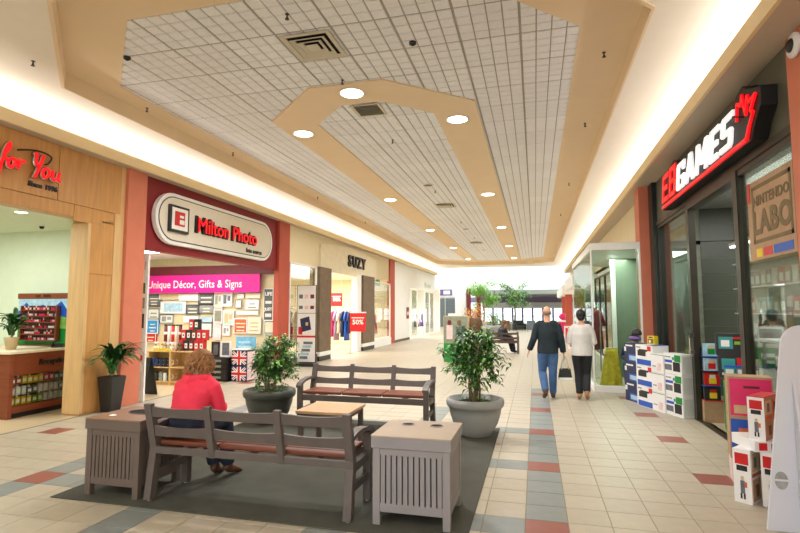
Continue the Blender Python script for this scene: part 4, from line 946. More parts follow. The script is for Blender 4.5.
strap_plant('counter_plant', 'leafy green pot plant in a tan pot on the salon counter', (-8.38, 6.68, 1.04), tan_pot, 44, .38, 13, .22)
for o in (bpy.data.objects['counter_plant'],): o.scale = (1, 1, 1)
t = thing('desk_phone', 'small black telephone lying on the reception counter', 'telephone', (-8.1, 7.3, 1.04), R(40))
MB().hexa([(-.09, -.1, 0), (.09, -.1, 0), (.09, .1, 0), (-.09, .1, 0)], [(-.09, -.1, .02), (.09, -.1, .02), (.09, .1, .06), (-.09, .1, .06)]).build('base', 'near_black', t, bevel=.004); MB().loft([(-.07, -.09, .05), (-.075, 0, .075), (-.07, .09, .085)], [.022, .014, .022], 8).build('handset', 'black', t, True)
t = thing('salon_downlight', 'round recessed light in the pale salon ceiling', 'downlight', (-7.62, 6.1, 3.195)); MB().lathe([(.1, 0), (.1, -.012), (.085, -.012), (.08, 0)], 20).build('rim', 'white_paint', t); MB().cyl((0, 0, -.006), .08, .006, 20).build('lens', 'tube_glow', t)
t = thing('security_camera', 'small dark dome camera on the salon ceiling', 'camera', (-8.5, 7.2, 3.2)); MB().cyl((0, 0, -.02), .05, .02, 14).build('base', 'white_plastic', t); MB().ball((0, 0, -.03), .04, .04, .04, 12).build('dome', 'black', t, True)

# ================================================================== PHOTO SHOP
bnr = thing('shop_banner', 'magenta banner reading Unique Decor, Gifts and Signs inside the photo shop', 'banner', (-9.58, 13.3, 2.465))
MB().box(-1.95, -.02, -.265, 1.95, .02, .265).build('banner_board', 'magenta', bnr)
text('Unique Décor, Gifts & Signs', .32, 'white_plastic', 'lettering', bnr, (-.24, -.024, -.02), FRONT, .003, off=.003, sx=.85, spacing=1.04)
struct(box('trim_maroon_band', 'maroon', -11.8, 13.32, 2.735, XL - .06, 13.49, 3.0))
# slatwall slats
sw = bpy.data.objects['wall_left_photo_partition']
sl = MB().box(-12.5, 13.485, -.035, XL - .06, 13.5, .035).mesh('slat', 'gold_slat')
for k in range(24): link('slat', sl, sw, loc=(0, 0, .7 + k * .083))
W = [(-11.56,-11.07,1.81,2.15,'slate'), (-11.09,-10.44,2.02,2.21,'tan'), (-10.38,-9.74,1.98,2.17,'white'), (-9.72,-9.23,1.87,2.20,'slate'), (-11.03,-10.21,1.60,1.93,'white'), (-10.15,-9.73,1.57,1.84,'slate'), (-9.70,-9.24,1.60,1.84,'grey'), (-11.50,-11.12,1.42,1.72,'pale'), (-11.52,-11.14,0.99,1.38,'blue'), (-11.54,-11.20,0.72,0.97,'red'), (-11.06,-10.62,1.30,1.54,'pale'), (-10.21,-9.75,1.33,1.51,'white'), (-9.65,-9.28,1.34,1.48,'sky'), (-9.65,-9.26,0.90,1.30,'pale'), (-9.20,-8.95,1.78,2.19,'cream'), (-8.93,-8.62,1.81,2.19,'white'), (-8.43,-8.23,2.04,2.16,'white'), (-8.14,-7.71,2.04,2.18,'cream'), (-8.49,-8.29,1.75,1.98,'pale'), (-8.13,-7.74,1.72,1.98,'white'), (-8.42,-7.77,1.56,1.66,'white'), (-9.19,-8.92,1.31,1.72,'pink'), (-8.88,-8.54,1.26,1.66,'mint'), (-8.51,-8.11,1.03,1.43,'orange'), (-8.05,-7.66,1.03,1.46,'cream'), (-8.88,-8.66,0.96,1.22,'white'), (-9.20,-8.96,0.84,1.25,'pink'), (-7.56,-7.28,1.43,2.27,'board'), (-7.54,-7.24,1.01,1.38,'sage')]
lab = ['grey framed picture at the top left under the banner', 'tan plank sign hung just under the banner at left', 'white plaque under the banner, left of the dark prints', 'dark slate picture panel under the middle of the banner', 'large white blank sign, widest on the shop wall', 'dark grey framed print right of the large white sign', 'mid grey wide print under the dark slate panel', 'pale framed sign at the far left of the shop wall', 'bright blue board at the far left of the shop wall', 'red board lowest at the far left of the shop wall', 'pale small plaque under the large white sign', 'white narrow plaque above the red gift tower', 'sky blue narrow sign in the middle of the shop wall', 'pale upright print below the sky blue sign', 'cream tall canvas under the banner, middle right', 'white tall canvas just right of the cream one', 'small white plaque under the banner near its right end', 'cream wide plaque under the right end of the banner', 'pale small square plaque above the white bar shelf', 'white stacked plaque right of the small square one', 'long thin white plank sign above the orange print', 'pink white print below the tall cream canvas', 'mint green print left of the orange print', 'orange red print on the shop wall', 'cream print immediately right of the orange one', 'small white box sign below the mint print', 'pinkish print lowest in the middle of the wall', 'grey plank board lettered LIFE and JUST by the pilaster', 'sage green board below the LIFE plank']
for (x0, x1, z0, z1, m), l_ in zip(W, lab):
    m = 'white_plastic' if m == 'white' else m; y = 13.44 - rnd(0, .02)
    cx, cz = (x0 + x1) / 2, (z0 + z1) / 2; a, b = (x1 - x0) / 2, (z1 - z0) / 2
    a *= 1.09; b *= 1.09
    t = thing('wall_sign', l_, 'sign', (cx, y, cz), 0, 'signs on the slatted shop wall')
    MB().box(-a, -.012, -b, a, .04, b).build('panel', m, t)
    e = min(.03, a * .12, b * .12)
    MB().box(-a, -.02, -b, a, -.012, -b + e).box(-a, -.02, b - e, a, -.012, b).box(-a, -.02, -b + e, -a + e, -.012, b - e).box(a - e, -.02, -b + e, a, -.012, b - e).build('frame', 'near_black' if m in ('slate', 'grey', 'pale') else 'white_plastic', t)
    if m == 'board':
        text('LIFE', .14, 'white_plastic', 'lettering', t, (0, -.014, .3), FRONT, .002, off=.004); text('JUST', .12, 'white_plastic', 'lettering', t, (0, -.014, -.14), FRONT, .002, off=.004); MB().box(-.1, -.014, .02, .1, -.012, .1).build('small_print', 'pale', t); MB().box(-.1, -.014, -.36, .1, -.012, -.26).build('small_print', 'pale', t)
    elif b > .12:
        mb = MB(); n_ = max(2, int(b / .06)); sty = random.random()
        if sty < .3: mb.box(-a * .75, -.0135, -b * .72, a * .75, -.0115, b * .72)
        elif sty < .55: mb.box(-a * .7, -.0135, -b * .6, -a * .05, -.0115, b * .6); mb.box(a * .1, -.0135, -b * .2, a * .7, -.0115, b * .5)
        for k in range(n_ if sty >= .55 else 0):
            zz = -b * .7 + k * b * 1.4 / n_; ww = a * rnd(.35, .75); mb.box(-ww, -.0135, zz, ww, -.0115, zz + b * .45 / n_)
        mb.build('print', random.choice(['grey', 'tan', 'sage', 'pale', 'sky', 'slate']) if m in ('white_plastic', 'cream', 'pale', 'pink', 'mint') else 'cream', t)
# low wooden gift shelf with things on it
t = thing('gift_shelf', 'low pine shelf unit full of gifts behind the seated woman', 'shelf', (-8.0, 10.3, 0))
for x in (-.62, -.03, .6): MB().box(x - .015, -.2, .0, x + .015, .2, .75).build('side', 'wood_pale', t)
for z in (.06, .38, .74): MB().box(-.63, -.2, z, .62, .2, z + .022).build('shelf', 'wood_pale', t)
MB().box(-.6, -.19, 0, .6, -.17, .06).build('kick_board', 'wood', t); MB().box(-.6, .18, .08, .6, .2, .74).build('back', 'wood_pale', t)
def mug(m, m2): return MB().lathe([(.035, 0), (.04, .01), (.042, .1), (.036, .1), (.034, .02)], 12, mi=0).loft([(.04, 0, .08), (.075, 0, .075), (.078, 0, .04), (.04, 0, .025)], .007, 6, mi=1).mesh('mug', [m, m2])
mm = [mug('navy', 'white_plastic'), mug('royal', 'navy'), mug('white_plastic', 'black'), mug('grey', 'black'), mug('near_black', 'white_plastic')]
for r_, z in enumerate((.082, .402)):
    for k in range(5):
        for c_ in range(2):
            o = link('mug', mm[random.choice((0, 1, 4)) if r_ else random.choice((2, 3, 4))], None, loc=(-8.53 + k * .115, 10.17 + c_ * .13, z)); o.scale = (1.2, 1.2, 1.8)
            tag(o, ['pale mug on lower gift shelf, ', 'dark blue mug on upper gift shelf, '][r_] + ['front row, ', 'back row, '][c_] + ORD[k], 'mug', ['lower', 'upper'][r_] + ' shelf mugs')
for k in range(4):
    m = ['cream', 'tan', 'pale', 'brown'][k]; t = thing('plush_toy', ['cream', 'tan', 'white', 'brown'][k] + ' soft toy sitting on top of the pine gift unit', 'soft toy', (-8.48 + k * .21, 10.2, .762), rnd(-.4, .4), 'soft toys on the gift unit')
    b = MB(); b.ball((0, 0, .06), .065, .055, .06, 10); b.ball((0, -.01, .15), .05, .048, .045, 10); b.ball((-.04, 0, .19), .017, .012, .018, 8); b.ball((.04, 0, .19), .017, .012, .018, 8); b.ball((-.05, -.05, .02), .025, .035, .022, 8); b.ball((.05, -.05, .02), .025, .035, .022, 8); b.build('body', m, t, True); MB().ball((0, -.055, .14), .018, .014, .013, 8).ball((-.018, -.053, .165), .006, n=6).ball((.018, -.053, .165), .006, n=6).build('face', 'near_black', t)
tag(MB().box(-.24, -.005, 0, .24, .005, .05).box(-.24, -.005, 0, .24, .03, .004).build('price_strip', 'yellow'), 'yellow price strip along the front of the pine gift unit', 'sign').location = (-8.25, 10.11, .762)
for k in range(5):
    t = thing('gift_tube', '%s gift tube behind the soft toys' % ORD[k], 'gift tube', (-8.42 + k * .1, 10.42, .762), 0, 'striped gift tubes')
    MB().cyl((0, 0, 0), .036, .56, 12).build('tube', ['maroon', 'pale', 'red', 'cream', 'maroon'][k], t, True)
    for z in (.12, .36): MB().cyl((0, 0, z), .037, .06, 12).build('band', 'white_plastic', t)
    MB().cyl((0, 0, .56), .038, .03, 12).build('cap', 'near_black', t)
tow = [(-7.82, .2, 'red', .3), (-7.6, .2, 'red', .3), (-7.4, .18, 'maroon', .26)]
for k in range(12):
    r_ = k // 5 if k < 10 else 2; i = k % 5 if k < 10 else k - 9
    m = ['red', 'maroon', 'red', 'near_black', 'red'][(k * 3) % 5]; x = -7.86 + i * .135 + r_ * .06
    t = thing('gift_box', '%s gift box in the %s row of the gift tower, %s' % ({'near_black': 'black'}.get(m, m), ['bottom', 'middle', 'top'][r_], ['leftmost', 'second', 'third', 'fourth', 'fifth'][i if r_ < 2 else i - 1]), 'gift box', (x, 10.3, .762 + r_ * .24), 0, 'gift boxes in the tower')
    MB().box(-.06, -.06, 0, .06, .06, .24).build('carton', m, t, bevel=.003); MB().box(-.035, -.0615, .06, .035, -.06, .17).build('label', 'white_plastic', t); MB().ball((0, -.062, .115), .018, .004, .025, 8).build('emblem', 'red' if m != 'red' else 'near_black', t)
# black drawer unit with frames, union jack chest, blue board
t = thing('drawer_unit', 'black low unit with four drawers under the photo frames', 'drawers', (-7.38, 11.1, 0))
MB().box(-.3, -.18, 0, .3, .2, .56).build('carcass', 'black', t)
for k in range(4): d = MB().box(-.27, -.2, .04 + k * .13, .27, -.18, .15 + k * .13).build('drawer', 'near_black', t, bevel=.004); MB().box(-.14, -.206, .07 + k * .13, .14, -.2, .12 + k * .13).build('drawer_label', 'sage', d); MB().ball((0, -.212, .06 + k * .13), .012, n=8).build('knob', 'chrome', d)
for x, w_, h_, m, n_ in ((-7.54, .22, .36, 'near_black', 'black'), (-7.26, .28, .38, 'white_plastic', 'white')):
    t = thing('picture_stand', n_ + ' upright picture stand standing on the black drawer unit', 'picture', (x, 11.1, .56)); a = w_ / 2
    MB().box(-a, 0, 0, a, .03, .04).box(-a, 0, h_ - .04, a, .03, h_).box(-a, 0, .04, -a + .04, .03, h_ - .04).box(a - .04, 0, .04, a, .03, h_ - .04).build('frame', m, t); MB().box(-a + .04, .012, .04, a - .04, .026, h_ - .04).build('picture', 'slate', t); MB().box(-.02, .03, 0, .02, .12, .012).build('strut', 'black', t)
t = thing('flag_chest', 'small chest painted with union flags in front of the photo shop', 'chest', (-6.82, 11.2, 0))
for k in range(2):
    z = k * .37
    c_ = MB().box(-.2, -.2, z + .01, .2, .2, z + .36).build('chest_drawer', 'navy', t, bevel=.005); f = MB(); y = -.201
    def fq(a, b, w_, mi, dy):
        a = Vector(a); b = Vector(b); d = (b - a).normalized(); q = Vector((-d.y, d.x)) * w_ / 2
        f.hexa([(a.x + q.x, y, z + .185 + a.y + q.y), (a.x - q.x, y, z + .185 + a.y - q.y), (b.x - q.x, y, z + .185 + b.y - q.y), (b.x + q.x, y, z + .185 + b.y + q.y)], [(a.x + q.x, y - dy, z + .185 + a.y + q.y), (a.x - q.x, y - dy, z + .185 + a.y - q.y), (b.x - q.x, y - dy, z + .185 + b.y - q.y), (b.x + q.x, y - dy, z + .185 + b.y + q.y)], mi)
    fq((-.17, -.14), (.17, .14), .06, 0, .002); fq((-.17, .14), (.17, -.14), .06, 0, .002); fq((-.17, -.14), (.17, .14), .02, 1, .003); fq((-.17, .14), (.17, -.14), .02, 1, .003)
    fq((-.195, 0), (.195, 0), .11, 0, .004); fq((0, -.165), (0, .165), .11, 0, .0041); fq((-.195, 0), (.195, 0), .06, 1, .005); fq((0, -.165), (0, .165), .06, 1, .0051)
    f.build('flag_print', ['white_plastic', 'red'], c_)
MB().box(-.21, -.21, .74, .21, .21, .76).build('chest_top', 'pale', t); MB().box(.2, -.17, .03, .206, .17, .7).build('side_print', 'pink', t)
t = thing('blue_poster_board', 'pale blue printed board standing by the pilaster of the photo shop', 'poster', (-7.8, 12.9, 0)); MB().box(-.3, -.02, 0, .3, .02, .95).build('board', 'blueboard', t)
for k in range(6): MB().box(-.22, -.022, .12 + k * .13, .22 - .04 * (k % 3), -.02, .18 + k * .13).build('print_line', 'sky', t)
t = thing('entrance_poster_strip', 'tall white printed board standing at the photo shop entrance', 'poster', (-7.2, 8.2, 0), R(0)); MB().box(-.15, -.02, 0, .15, .02, 2.75).build('board', 'white_plastic', t)
for z0, z1, m in ((.2, .55, 'pale'), (.75, .85, 'red'), (1.35, 1.62, 'near_black'), (1.72, 1.92, 'grey'), (2.0, 2.2, 'leaf'), (2.45, 2.6, 'pink')): MB().box(-.1, -.022, z0, .1, -.02, z1).build('print', m, t)
t = thing('a_frame_sign', 'black folding A-frame sign just inside the photo shop entrance', 'sign', (-7.52, 8.75, 0))
for s in (-1, 1): MB().hexa([(-.14, s * .2 - .01, 0), (.14, s * .2 - .01, 0), (.14, s * .2 + .01, 0), (-.14, s * .2 + .01, 0)], [(-.14, s * .02 - .01, .75), (.14, s * .02 - .01, .75), (.14, s * .02 + .01, .75), (-.14, s * .02 + .01, .75)]).build('leaf_panel', 'black', t)
# track spotlights in the photo shop
for k in range(7):
    t = thing('track_spotlight', 'white track spotlight on the photo shop ceiling, %s' % ORD[k], 'spotlight', (-7.75, 8.7 + k * .7, 3.25), 0, 'photo shop track spotlights')
    MB().loft([(0, 0, 0), (0, 0, -.14)], .008, 6).build('stem', 'white_plastic', t); MB().loft([(0, 0, -.12), (-.03, .05, -.2)], [.035, .05], 12).build('head', 'white_plastic', t, True)
t = thing('ceiling_light_panel', 'bright fluorescent panel on the photo shop ceiling', 'light', (-9.6, 11.2, 3.245)); MB().box(-.9, -.3, -.05, .9, .3, 0).build('housing', 'white_paint', t); MB().box(-.86, -.26, -.056, .86, .26, -.05).build('diffuser', 'tube_glow', t)

# ================================================================== FASHION SHOP
t = thing('poster_stand', 'tall framed poster stand with a passport picture before the fashion shop', 'poster stand', (-6.72, 14.5, 0), R(4))
MB().box(-.31, -.02, .1, .31, .02, 2.45).build('frame', 'near_black', t); MB().box(-.29, -.024, .13, .29, -.02, 2.43).build('poster', 'white_plastic', t); MB().box(-.32, -.15, 0, .32, .15, .1).build('foot', 'near_black', t)
MB().box(-.29, -.026, .86, .29, -.024, .92).build('red_band', 'red', t); MB().box(-.29, -.0265, 1.58, .29, -.0245, 1.6).build('rule', 'grey', t)
MB().prism([(-.15, -.028, 1.02), (.16, -.028, 1.1), (.09, -.028, 1.5), (-.2, -.028, 1.42)], (0, .003, 0)).build('passport_print', 'navy', t); MB().box(-.02, -.0295, 1.22, .06, -.028, 1.32).build('crest_print', 'tan', t)
MB().box(-.25, -.028, .95, -.12, -.025, 1.18).build('hand_print', 'red', t)
for i in range(3):
    for j in range(2): MB().box(-.24 + i * .18, -.028, 1.72 + j * .32, -.12 + i * .18, -.025, 1.82 + j * .34).build('print', ['slate', 'pink', 'maroon'][i], t)
for i in range(5): MB().box(-.2 + .03 * i, -.028, .22 + i * .11, .05 + .04 * i, -.025, .3 + i * .11).build('print', 'sky' if i % 2 else 'slate', t)
def sale_sign(name, label, loc, w_, h_, pole, rot=0):
    t = thing(name, label, 'sign', loc, rot); a = w_ / 2
    MB().box(-a, -.012, pole, a, .012, pole + h_).build('board', 'red', t); text('50%', w_ * .42, 'white_plastic', 'lettering', t, (0, -.015, pole + h_ * .5), FRONT, .002, off=.005)
    MB().box(-a * .8, -.014, pole + h_ * .72, a * .8, -.012, pole + h_ * .77).build('print_line', 'white_plastic', t)
    return t
t = sale_sign('sale_stand', 'red 50 percent sale sign on a pole stand at the fashion shop entrance', (-6.72, 19.2, 0), .62, .72, .85, R(12)); MB().loft([(-.28, .02, 0), (-.28, .02, .86)], .015, 8).build('pole', 'steel', t); MB().lathe([(.17, 0), (.17, .012), (.03, .02)], 20, (-.28, .02, 0)).build('base', 'steel', t); MB().box(-.33, -.01, 1.57, .33, .01, 1.62).build('clip_bar', 'white_plastic', t)
t = sale_sign('hanging_sale_sign', 'red 50 percent sign hanging inside the fashion shop', (-8.05, 20.3, 1.85), .5, .55, 0); MB().loft([(-.2, 0, .55), (-.2, 0, 1.35)], .004, 6).loft([(.2, 0, .55), (.2, 0, 1.35)], .004, 6).build('wire', 'steel', t)
def garment(label, loc, m, h_, w_=.22, rz=0, grp='garments on the fashion shop rails'):
    t = thing('hanging_garment', label, 'garment', loc, rz, grp)
    MB().loft([(0, 0, 0), (0, 0, -.1), (0, 0, -.3), (0, 0, -h_ * .6), (0, 0, -h_)], [(w_ * .35, .03), (w_ * .9, .045), (w_ * .72, .05), (w_ * .95, .06), (w_ * 1.1, .07)], 14, (1, 0, 0)).build('cloth', m, t, True); MB().loft([(0, 0, 0), (0, 0, .05), (.02, 0, .08), (.03, 0, .06)], .005, 6).build('hook', 'steel', t)
    for s in (-1, 1): MB().loft([(s * w_ * .6, 0, -.06), (s * w_ * 1.15, 0, -.3), (s * w_ * 1.2, 0, -.42)], [.05, .045, .04], 8).build('sleeve', m, t, True)
    return t
gl = [('pink', 'pale pink'), ('hotpink', 'hot pink'), ('lilac', 'lilac'), ('cream', 'cream'), ('navy', 'navy blue'), ('royal', 'royal blue'), ('navy', 'dark blue'), ('white_plastic', 'white'), ('pink', 'blush'), ('tan', 'tan')]
for k, (m, n_) in enumerate(gl):
    garment('%s garment hanging on the fashion shop rail, %s' % (n_, ORD[k]), (-8.65 + .16 * k, 21.0, 1.64), m, .95 + .15 * (k % 3), .2, R(78))
t = thing('clothes_rail', 'chrome clothes rail inside the fashion shop', 'clothes rail', (-7.95, 21.0, 0))
for x in (-.85, .75): MB().loft([(x, 0, 0), (x, 0, 1.72)], .018, 8).build('upright', 'chrome', t); MB().box(x - .03, -.25, 0, x + .03, .25, .03).build('foot', 'chrome', t)
MB().loft([(-.85, 0, 1.72), (.75, 0, 1.72)], .016, 8).build('top_bar', 'chrome', t)
for k in range(6): garment('%s garment in the display window behind the poster stand' % ['cream', 'red', 'white', 'black', 'tan', 'pink'][k], (-8.9 + .3 * k, 15.9, 1.67), ['cream', 'red', 'white_plastic', 'near_black', 'tan', 'pink'][k], 1.0, .2, R(70), 'garments in the window')
t = thing('clothes_rail', 'chrome clothes rail in the display window behind the poster stand', 'clothes rail', (-8.15, 15.9, 0))
for x in (-.95, .85): MB().loft([(x, 0, 0), (x, 0, 1.75)], .018, 8).build('upright', 'chrome', t); MB().box(x - .03, -.25, 0, x + .03, .25, .03).build('foot', 'chrome', t)
MB().loft([(-.95, 0, 1.75), (.85, 0, 1.75)], .016, 8).build('top_bar', 'chrome', t)
t = thing('green_window_poster', 'green and white poster hung in the far fashion shop window', 'poster', (-7.35, 23.4, 2.95)); MB().box(-.01, -.8, -.1, .01, .8, .3).build('board', 'lime', t); MB().box(.01, -.5, 0, .014, .5, .2).build('print', 'green', t)
def mannequin(label, loc, m, rz):
    t = thing('mannequin', label, 'mannequin', loc, rz); b = MB()
    b.loft([(0, 0, .85), (0, 0, .95), (0, 0, 1.1), (0, 0, 1.28), (0, 0, 1.42), (0, 0, 1.5)], [(.14, .1), (.16, .11), (.12, .09), (.16, .11), (.12, .07), (.05, .05)], 14, (1, 0, 0)); b.ball((0, .01, 1.62), .075, .09, .11, 12)
    for s in (-1, 1): b.loft([(s * .16, 0, 1.4), (s * .22, .0, 1.12), (s * .24, .06, .85)], [.05, .04, .03], 10); b.loft([(s * .08, 0, .88), (s * .09, .02, .5), (s * .09, 0, .06)], [.085, .06, .04], 10); b.loft([(s * .09, -.03, .04), (s * .1, .14, .03)], [.04, .03], 8)
    remeshed(b, 'figure', 'white_plastic', t, .02, 2)
    MB().loft([(0, 0, .55), (0, 0, .95), (0, 0, 1.1), (0, 0, 1.3), (0, 0, 1.44)], [(.24, .18), (.18, .13), (.14, .11), (.18, .125), (.13, .09)], 16, (1, 0, 0)).build('dress', m, t, True); MB().cyl((0, 0, 0), .18, .012, 20).build('stand', 'steel', t)
mannequin('white mannequin in a pale dress in the far fashion window', (-7.6, 23.0, 0), 'sky', R(-90)); mannequin('white mannequin in a red dress in the far fashion window', (-7.6, 24.1, 0), 'red', R(-90))
# white shop window displays
mannequin('mannequin in dark top in the white shop window', (-7.7, 30.4, 0), 'slate', R(-90)); mannequin('mannequin in black outfit at the white shop entrance', (-7.8, 34.2, 0), 'near_black', R(-90)); mannequin('mannequin in purple outfit in the white shop window', (-7.8, 35.8, 0), 'purple', R(-90))
t = thing('wall_poster', 'small purple poster on the white shop wall', 'poster', (XL - .015, 29.0, 1.5)); MB().box(0, -.3, -.3, .012, .3, .35).build('board', 'maroon', t); MB().box(.012, -.2, -.1, .014, .2, .1).build('print', 'pink', t)

# ================================================================== GAME SHOP
def pbox(name, label, loc, rz, w_, d_, h_, base, prints, group=None, cat='box', side=None):
    mats = [base]; mb = MB().box(-w_ / 2, -d_ / 2, 0, w_ / 2, d_ / 2, h_)
    for (f, u0, v0, u1, v1, m) in prints:
        if m not in mats: mats.append(m)
        mi = mats.index(m); e = .0012 * (1 + 0.3 * len(mb.f) / 6)
        if f == 'f': mb.box(-w_ / 2 + u0 * w_, -d_ / 2 - e, v0 * h_, -w_ / 2 + u1 * w_, -d_ / 2, v1 * h_, mi)
        elif f == 'l': mb.box(-w_ / 2 - e, -d_ / 2 + u0 * d_, v0 * h_, -w_ / 2, -d_ / 2 + u1 * d_, v1 * h_, mi)
        elif f == 'r': mb.box(w_ / 2, -d_ / 2 + u0 * d_, v0 * h_, w_ / 2 + e, -d_ / 2 + u1 * d_, v1 * h_, mi)
        elif f == 't': mb.box(-w_ / 2 + u0 * w_, -d_ / 2 + v0 * d_, h_, -w_ / 2 + u1 * w_, -d_ / 2 + v1 * d_, h_ + e, mi)
    o = mb.build(name, mats, None); o.location = loc; o.rotation_euler = (0, 0, rz)
    return tag(o, label, cat, group)
rzc = R(-68); pos3 = ['bottom', 'middle', 'top']
for k in range(3):
    o = pbox('console_box', 'dark blue console carton at the %s of the far stack by the game shop window' % pos3[k], (1.86, 10.55, k * .36), rzc, .46, .3, .355, 'navy', [('f', .3, .06, .98, .42, 'royal'), ('f', .36, .12, .9, .34, 'sky'), ('f', .1, .82, .6, .9, 'white_plastic'), ('f', 0, .55, .14, .78, 'white_plastic'), ('r', 0, 0, 1, .3, 'royal'), ('l', 0, 0, 1, 1, 'navy')], 'dark blue console cartons')
for k in range(3):
    pbox('console_box', 'white carton with black console and blue corner, %s of the middle stack' % pos3[k], (1.98, 10.02, k * .36), rzc, .5, .3, .355, 'white_plastic', [('f', .06, .02, .96, .28, 'royal'), ('f', .12, .45, .6, .72, 'near_black'), ('f', .2, .68, .7, .78, 'near_black'), ('f', .7, .72, .9, .95, 'red'), ('f', .06, .84, .3, .9, 'grey'), ('t', .6, 0, 1, 1, 'royal')], 'white console cartons with blue corners')
for k in range(3):
    pbox('console_box', 'plain white carton with green line, %s of the stack beside the near console cartons' % pos3[k], (2.1, 9.64, k * .32), rzc, .34, .28, .315, 'white_plastic', [('f', 0, .93, 1, .96, 'green'), ('f', .5, .1, .8, .5, 'pink'), ('f', .1, .3, .4, .36, 'grey')], 'plain white cartons')
for k in range(3):
    pbox('console_box', 'white carton with console photo and green corner, %s of the nearest window stack' % pos3[k], (2.22, 9.3, k * .33), rzc, .44, .2, .325, 'white_plastic', [('f', .08, .55, .5, .68, 'royal'), ('f', .06, .18, .46, .46, 'slate'), ('f', .54, .15, .92, .6, 'near_black'), ('f', .62, .62, .96, .95, 'green'), ('f', .5, .7, .6, .84, 'teal'), ('f', .1, .8, .4, .86, 'grey'), ('r', .1, .1, .9, .9, 'pale')], 'white console cartons with green corners')
t = thing('headset_display', 'blue camouflage headset on a stand with a dark cap, on top of the far stack', 'headset', (1.84, 10.6, 1.08), rzc)
b = MB(); b.loft([(-.13, 0, .08), (-.06, -.06, .08), (.06, -.06, .08), (.13, 0, .08)], [(.05, .03), (.06, .04), (.06, .04), (.05, .03)], 12); b.build('visor', 'purple', t, True); MB().lathe([(.09, .14), (.1, .17), (.08, .23), (.03, .26)], 16).build('cap', 'near_black', t, True); MB().loft([(0, 0, 0), (0, 0, .15)], .03, 10).build('stand', 'slate', t)
pbox('small_game_box', 'small yellow game box standing on the middle console stack', (2.02, 10.1, 1.08), rzc, .2, .08, .15, 'yellow', [('f', .1, .1, .9, .65, 'brown'), ('f', .2, .75, .8, .9, 'near_black'), ('f', .25, .2, .5, .5, 'pale')], None)
# display gondola just inside the door
t = thing('game_gondola', 'green fronted display base inside the game shop doorway', 'display', (2.97, 8.2, 0), R(-14))
MB().box(-.42, -.25, 0, .42, .25, .74).build('base', 'green', t, bevel=.004); text('R', .2, 'white_plastic', 'lettering', t, (-.3, -.254, .38), FRONT, .002, off=.01); MB().box(-.44, -.27, .74, .44, .27, .76).build('top_shelf', 'near_black', t); MB().box(-.15, -.253, .2, .35, -.25, .6).build('front_print', 'leaf', t)
gi = Matrix.Translation((2.97, 8.2, 0)) @ Matrix.Rotation(R(-14), 4, 'Z')
cols = ['teal', 'slate', 'navy', 'grey', 'brown', 'purple']
for k in range(6):
    p = gi @ Vector((-.36 + k * .14, -.18, .76)); pbox('game_case', '%s game case with blue top, %s in the doorway row' % (cols[k], ORD[k]), p, R(-14), .13, .03, .17, cols[k], [('f', 0, .82, 1, 1, 'royal'), ('f', .15, .35, .85, .7, 'pale'), ('f', .2, .1, .8, .2, 'white_plastic')], 'game cases in the doorway row', 'game case')
q = [(-.3, .05, .76, .36, .3, .3, 'near_black', [('f', .1, .35, .55, .85, 'teal'), ('f', .6, .55, .9, .9, 'red'), ('f', .1, .08, .7, .2, 'pink')], 'black game console carton with teal picture, lower in the doorway stack'), (-.3, .05, 1.06, .4, .3, .3, 'near_black', [('f', .08, .3, .5, .85, 'teal'), ('f', .15, .4, .4, .7, 'white_plastic'), ('f', .55, .5, .92, .65, 'lime'), ('f', .5, .75, .9, .85, 'red')], 'black game console carton with teal picture, upper in the doorway stack'), (.14, .05, .76, .34, .3, .42, 'green', [('f', .15, .7, .85, .82, 'white_plastic'), ('f', .25, .5, .75, .6, 'white_plastic'), ('f', .1, .1, .9, .4, 'leaf')], 'green game carton with white lettering right of the black cartons'), (.14, .03, 1.18, .3, .22, .28, 'pale', [('f', .08, .2, .92, .9, 'slate'), ('f', .2, .3, .6, .7, 'maroon'), ('f', 0, 0, 1, .1, 'pink')], 'white edged carton on the green game carton')]
for x, y, z, w_, d_, h_, m, pr_, l_ in q:
    p = gi @ Vector((x, y, z)); pbox('console_box', l_, p, R(-14), w_, d_, h_, m, pr_)
t = thing('toy_rack', 'narrow rack of small toy figures beside the gondola in the doorway', 'rack', (2.58, 8.95, 0)); MB().box(-.13, 0, 0, .13, .03, 1.15).build('back_panel', 'slate', t)
for k in range(4): MB().box(-.13, -.12, .32 + k * .22, .13, 0, .33 + k * .22).build('shelf', ['red', 'royal', 'near_black', 'royal'][k], t)
MB().box(-.13, -.1, 0, .13, .0, .32).build('base', 'kraft', t)
for k in range(4):
    pbox('toy_pack', '%s toy figure pack on the narrow doorway rack' % ['black and yellow', 'red', 'blue', 'green'][k], (2.58, 8.89, .33 + k * .22), 0, .2, .07, .19, ['near_black', 'red', 'sky', 'sky'][k], [('f', .25, .15, .75, .6, ['yellow', 'yellow', 'red', 'green'][k]), ('f', .3, .6, .7, .85, ['red', 'pale', 'tan', 'tan'][k])], None, 'toy')
# cardboard kit cartons outside the window
pbox('cardboard_kit_box', 'pink kit carton with robot picture on top of the blue one', (2.06, 5.98, .63), R(-12), .38, .24, .40, 'kraft', [('f', .04, .05, .96, .95, 'hotpink'), ('f', .45, .2, .75, .45, 'slate'), ('f', .12, .1, .4, .3, 'tan'), ('f', .7, .3, .9, .5, 'kraft'), ('f', .35, .72, .7, .78, 'maroon')])
pbox('cardboard_kit_box', 'blue kit carton with cardboard robot picture under the pink one', (2.06, 5.98, .23), R(-12), .38, .24, .40, 'kraft', [('f', .03, .04, .97, .96, 'royal'), ('f', .2, .3, .6, .75, 'orange'), ('f', .65, .1, .9, .5, 'kraft')])
pbox('cardboard_kit_box', 'pale kit carton on the floor under the blue one', (2.06, 5.98, 0), R(-12), .37, .24, .23, 'pink', [('f', .05, .6, .5, .95, 'red'), ('f', .1, .1, .9, .5, 'kraft')])
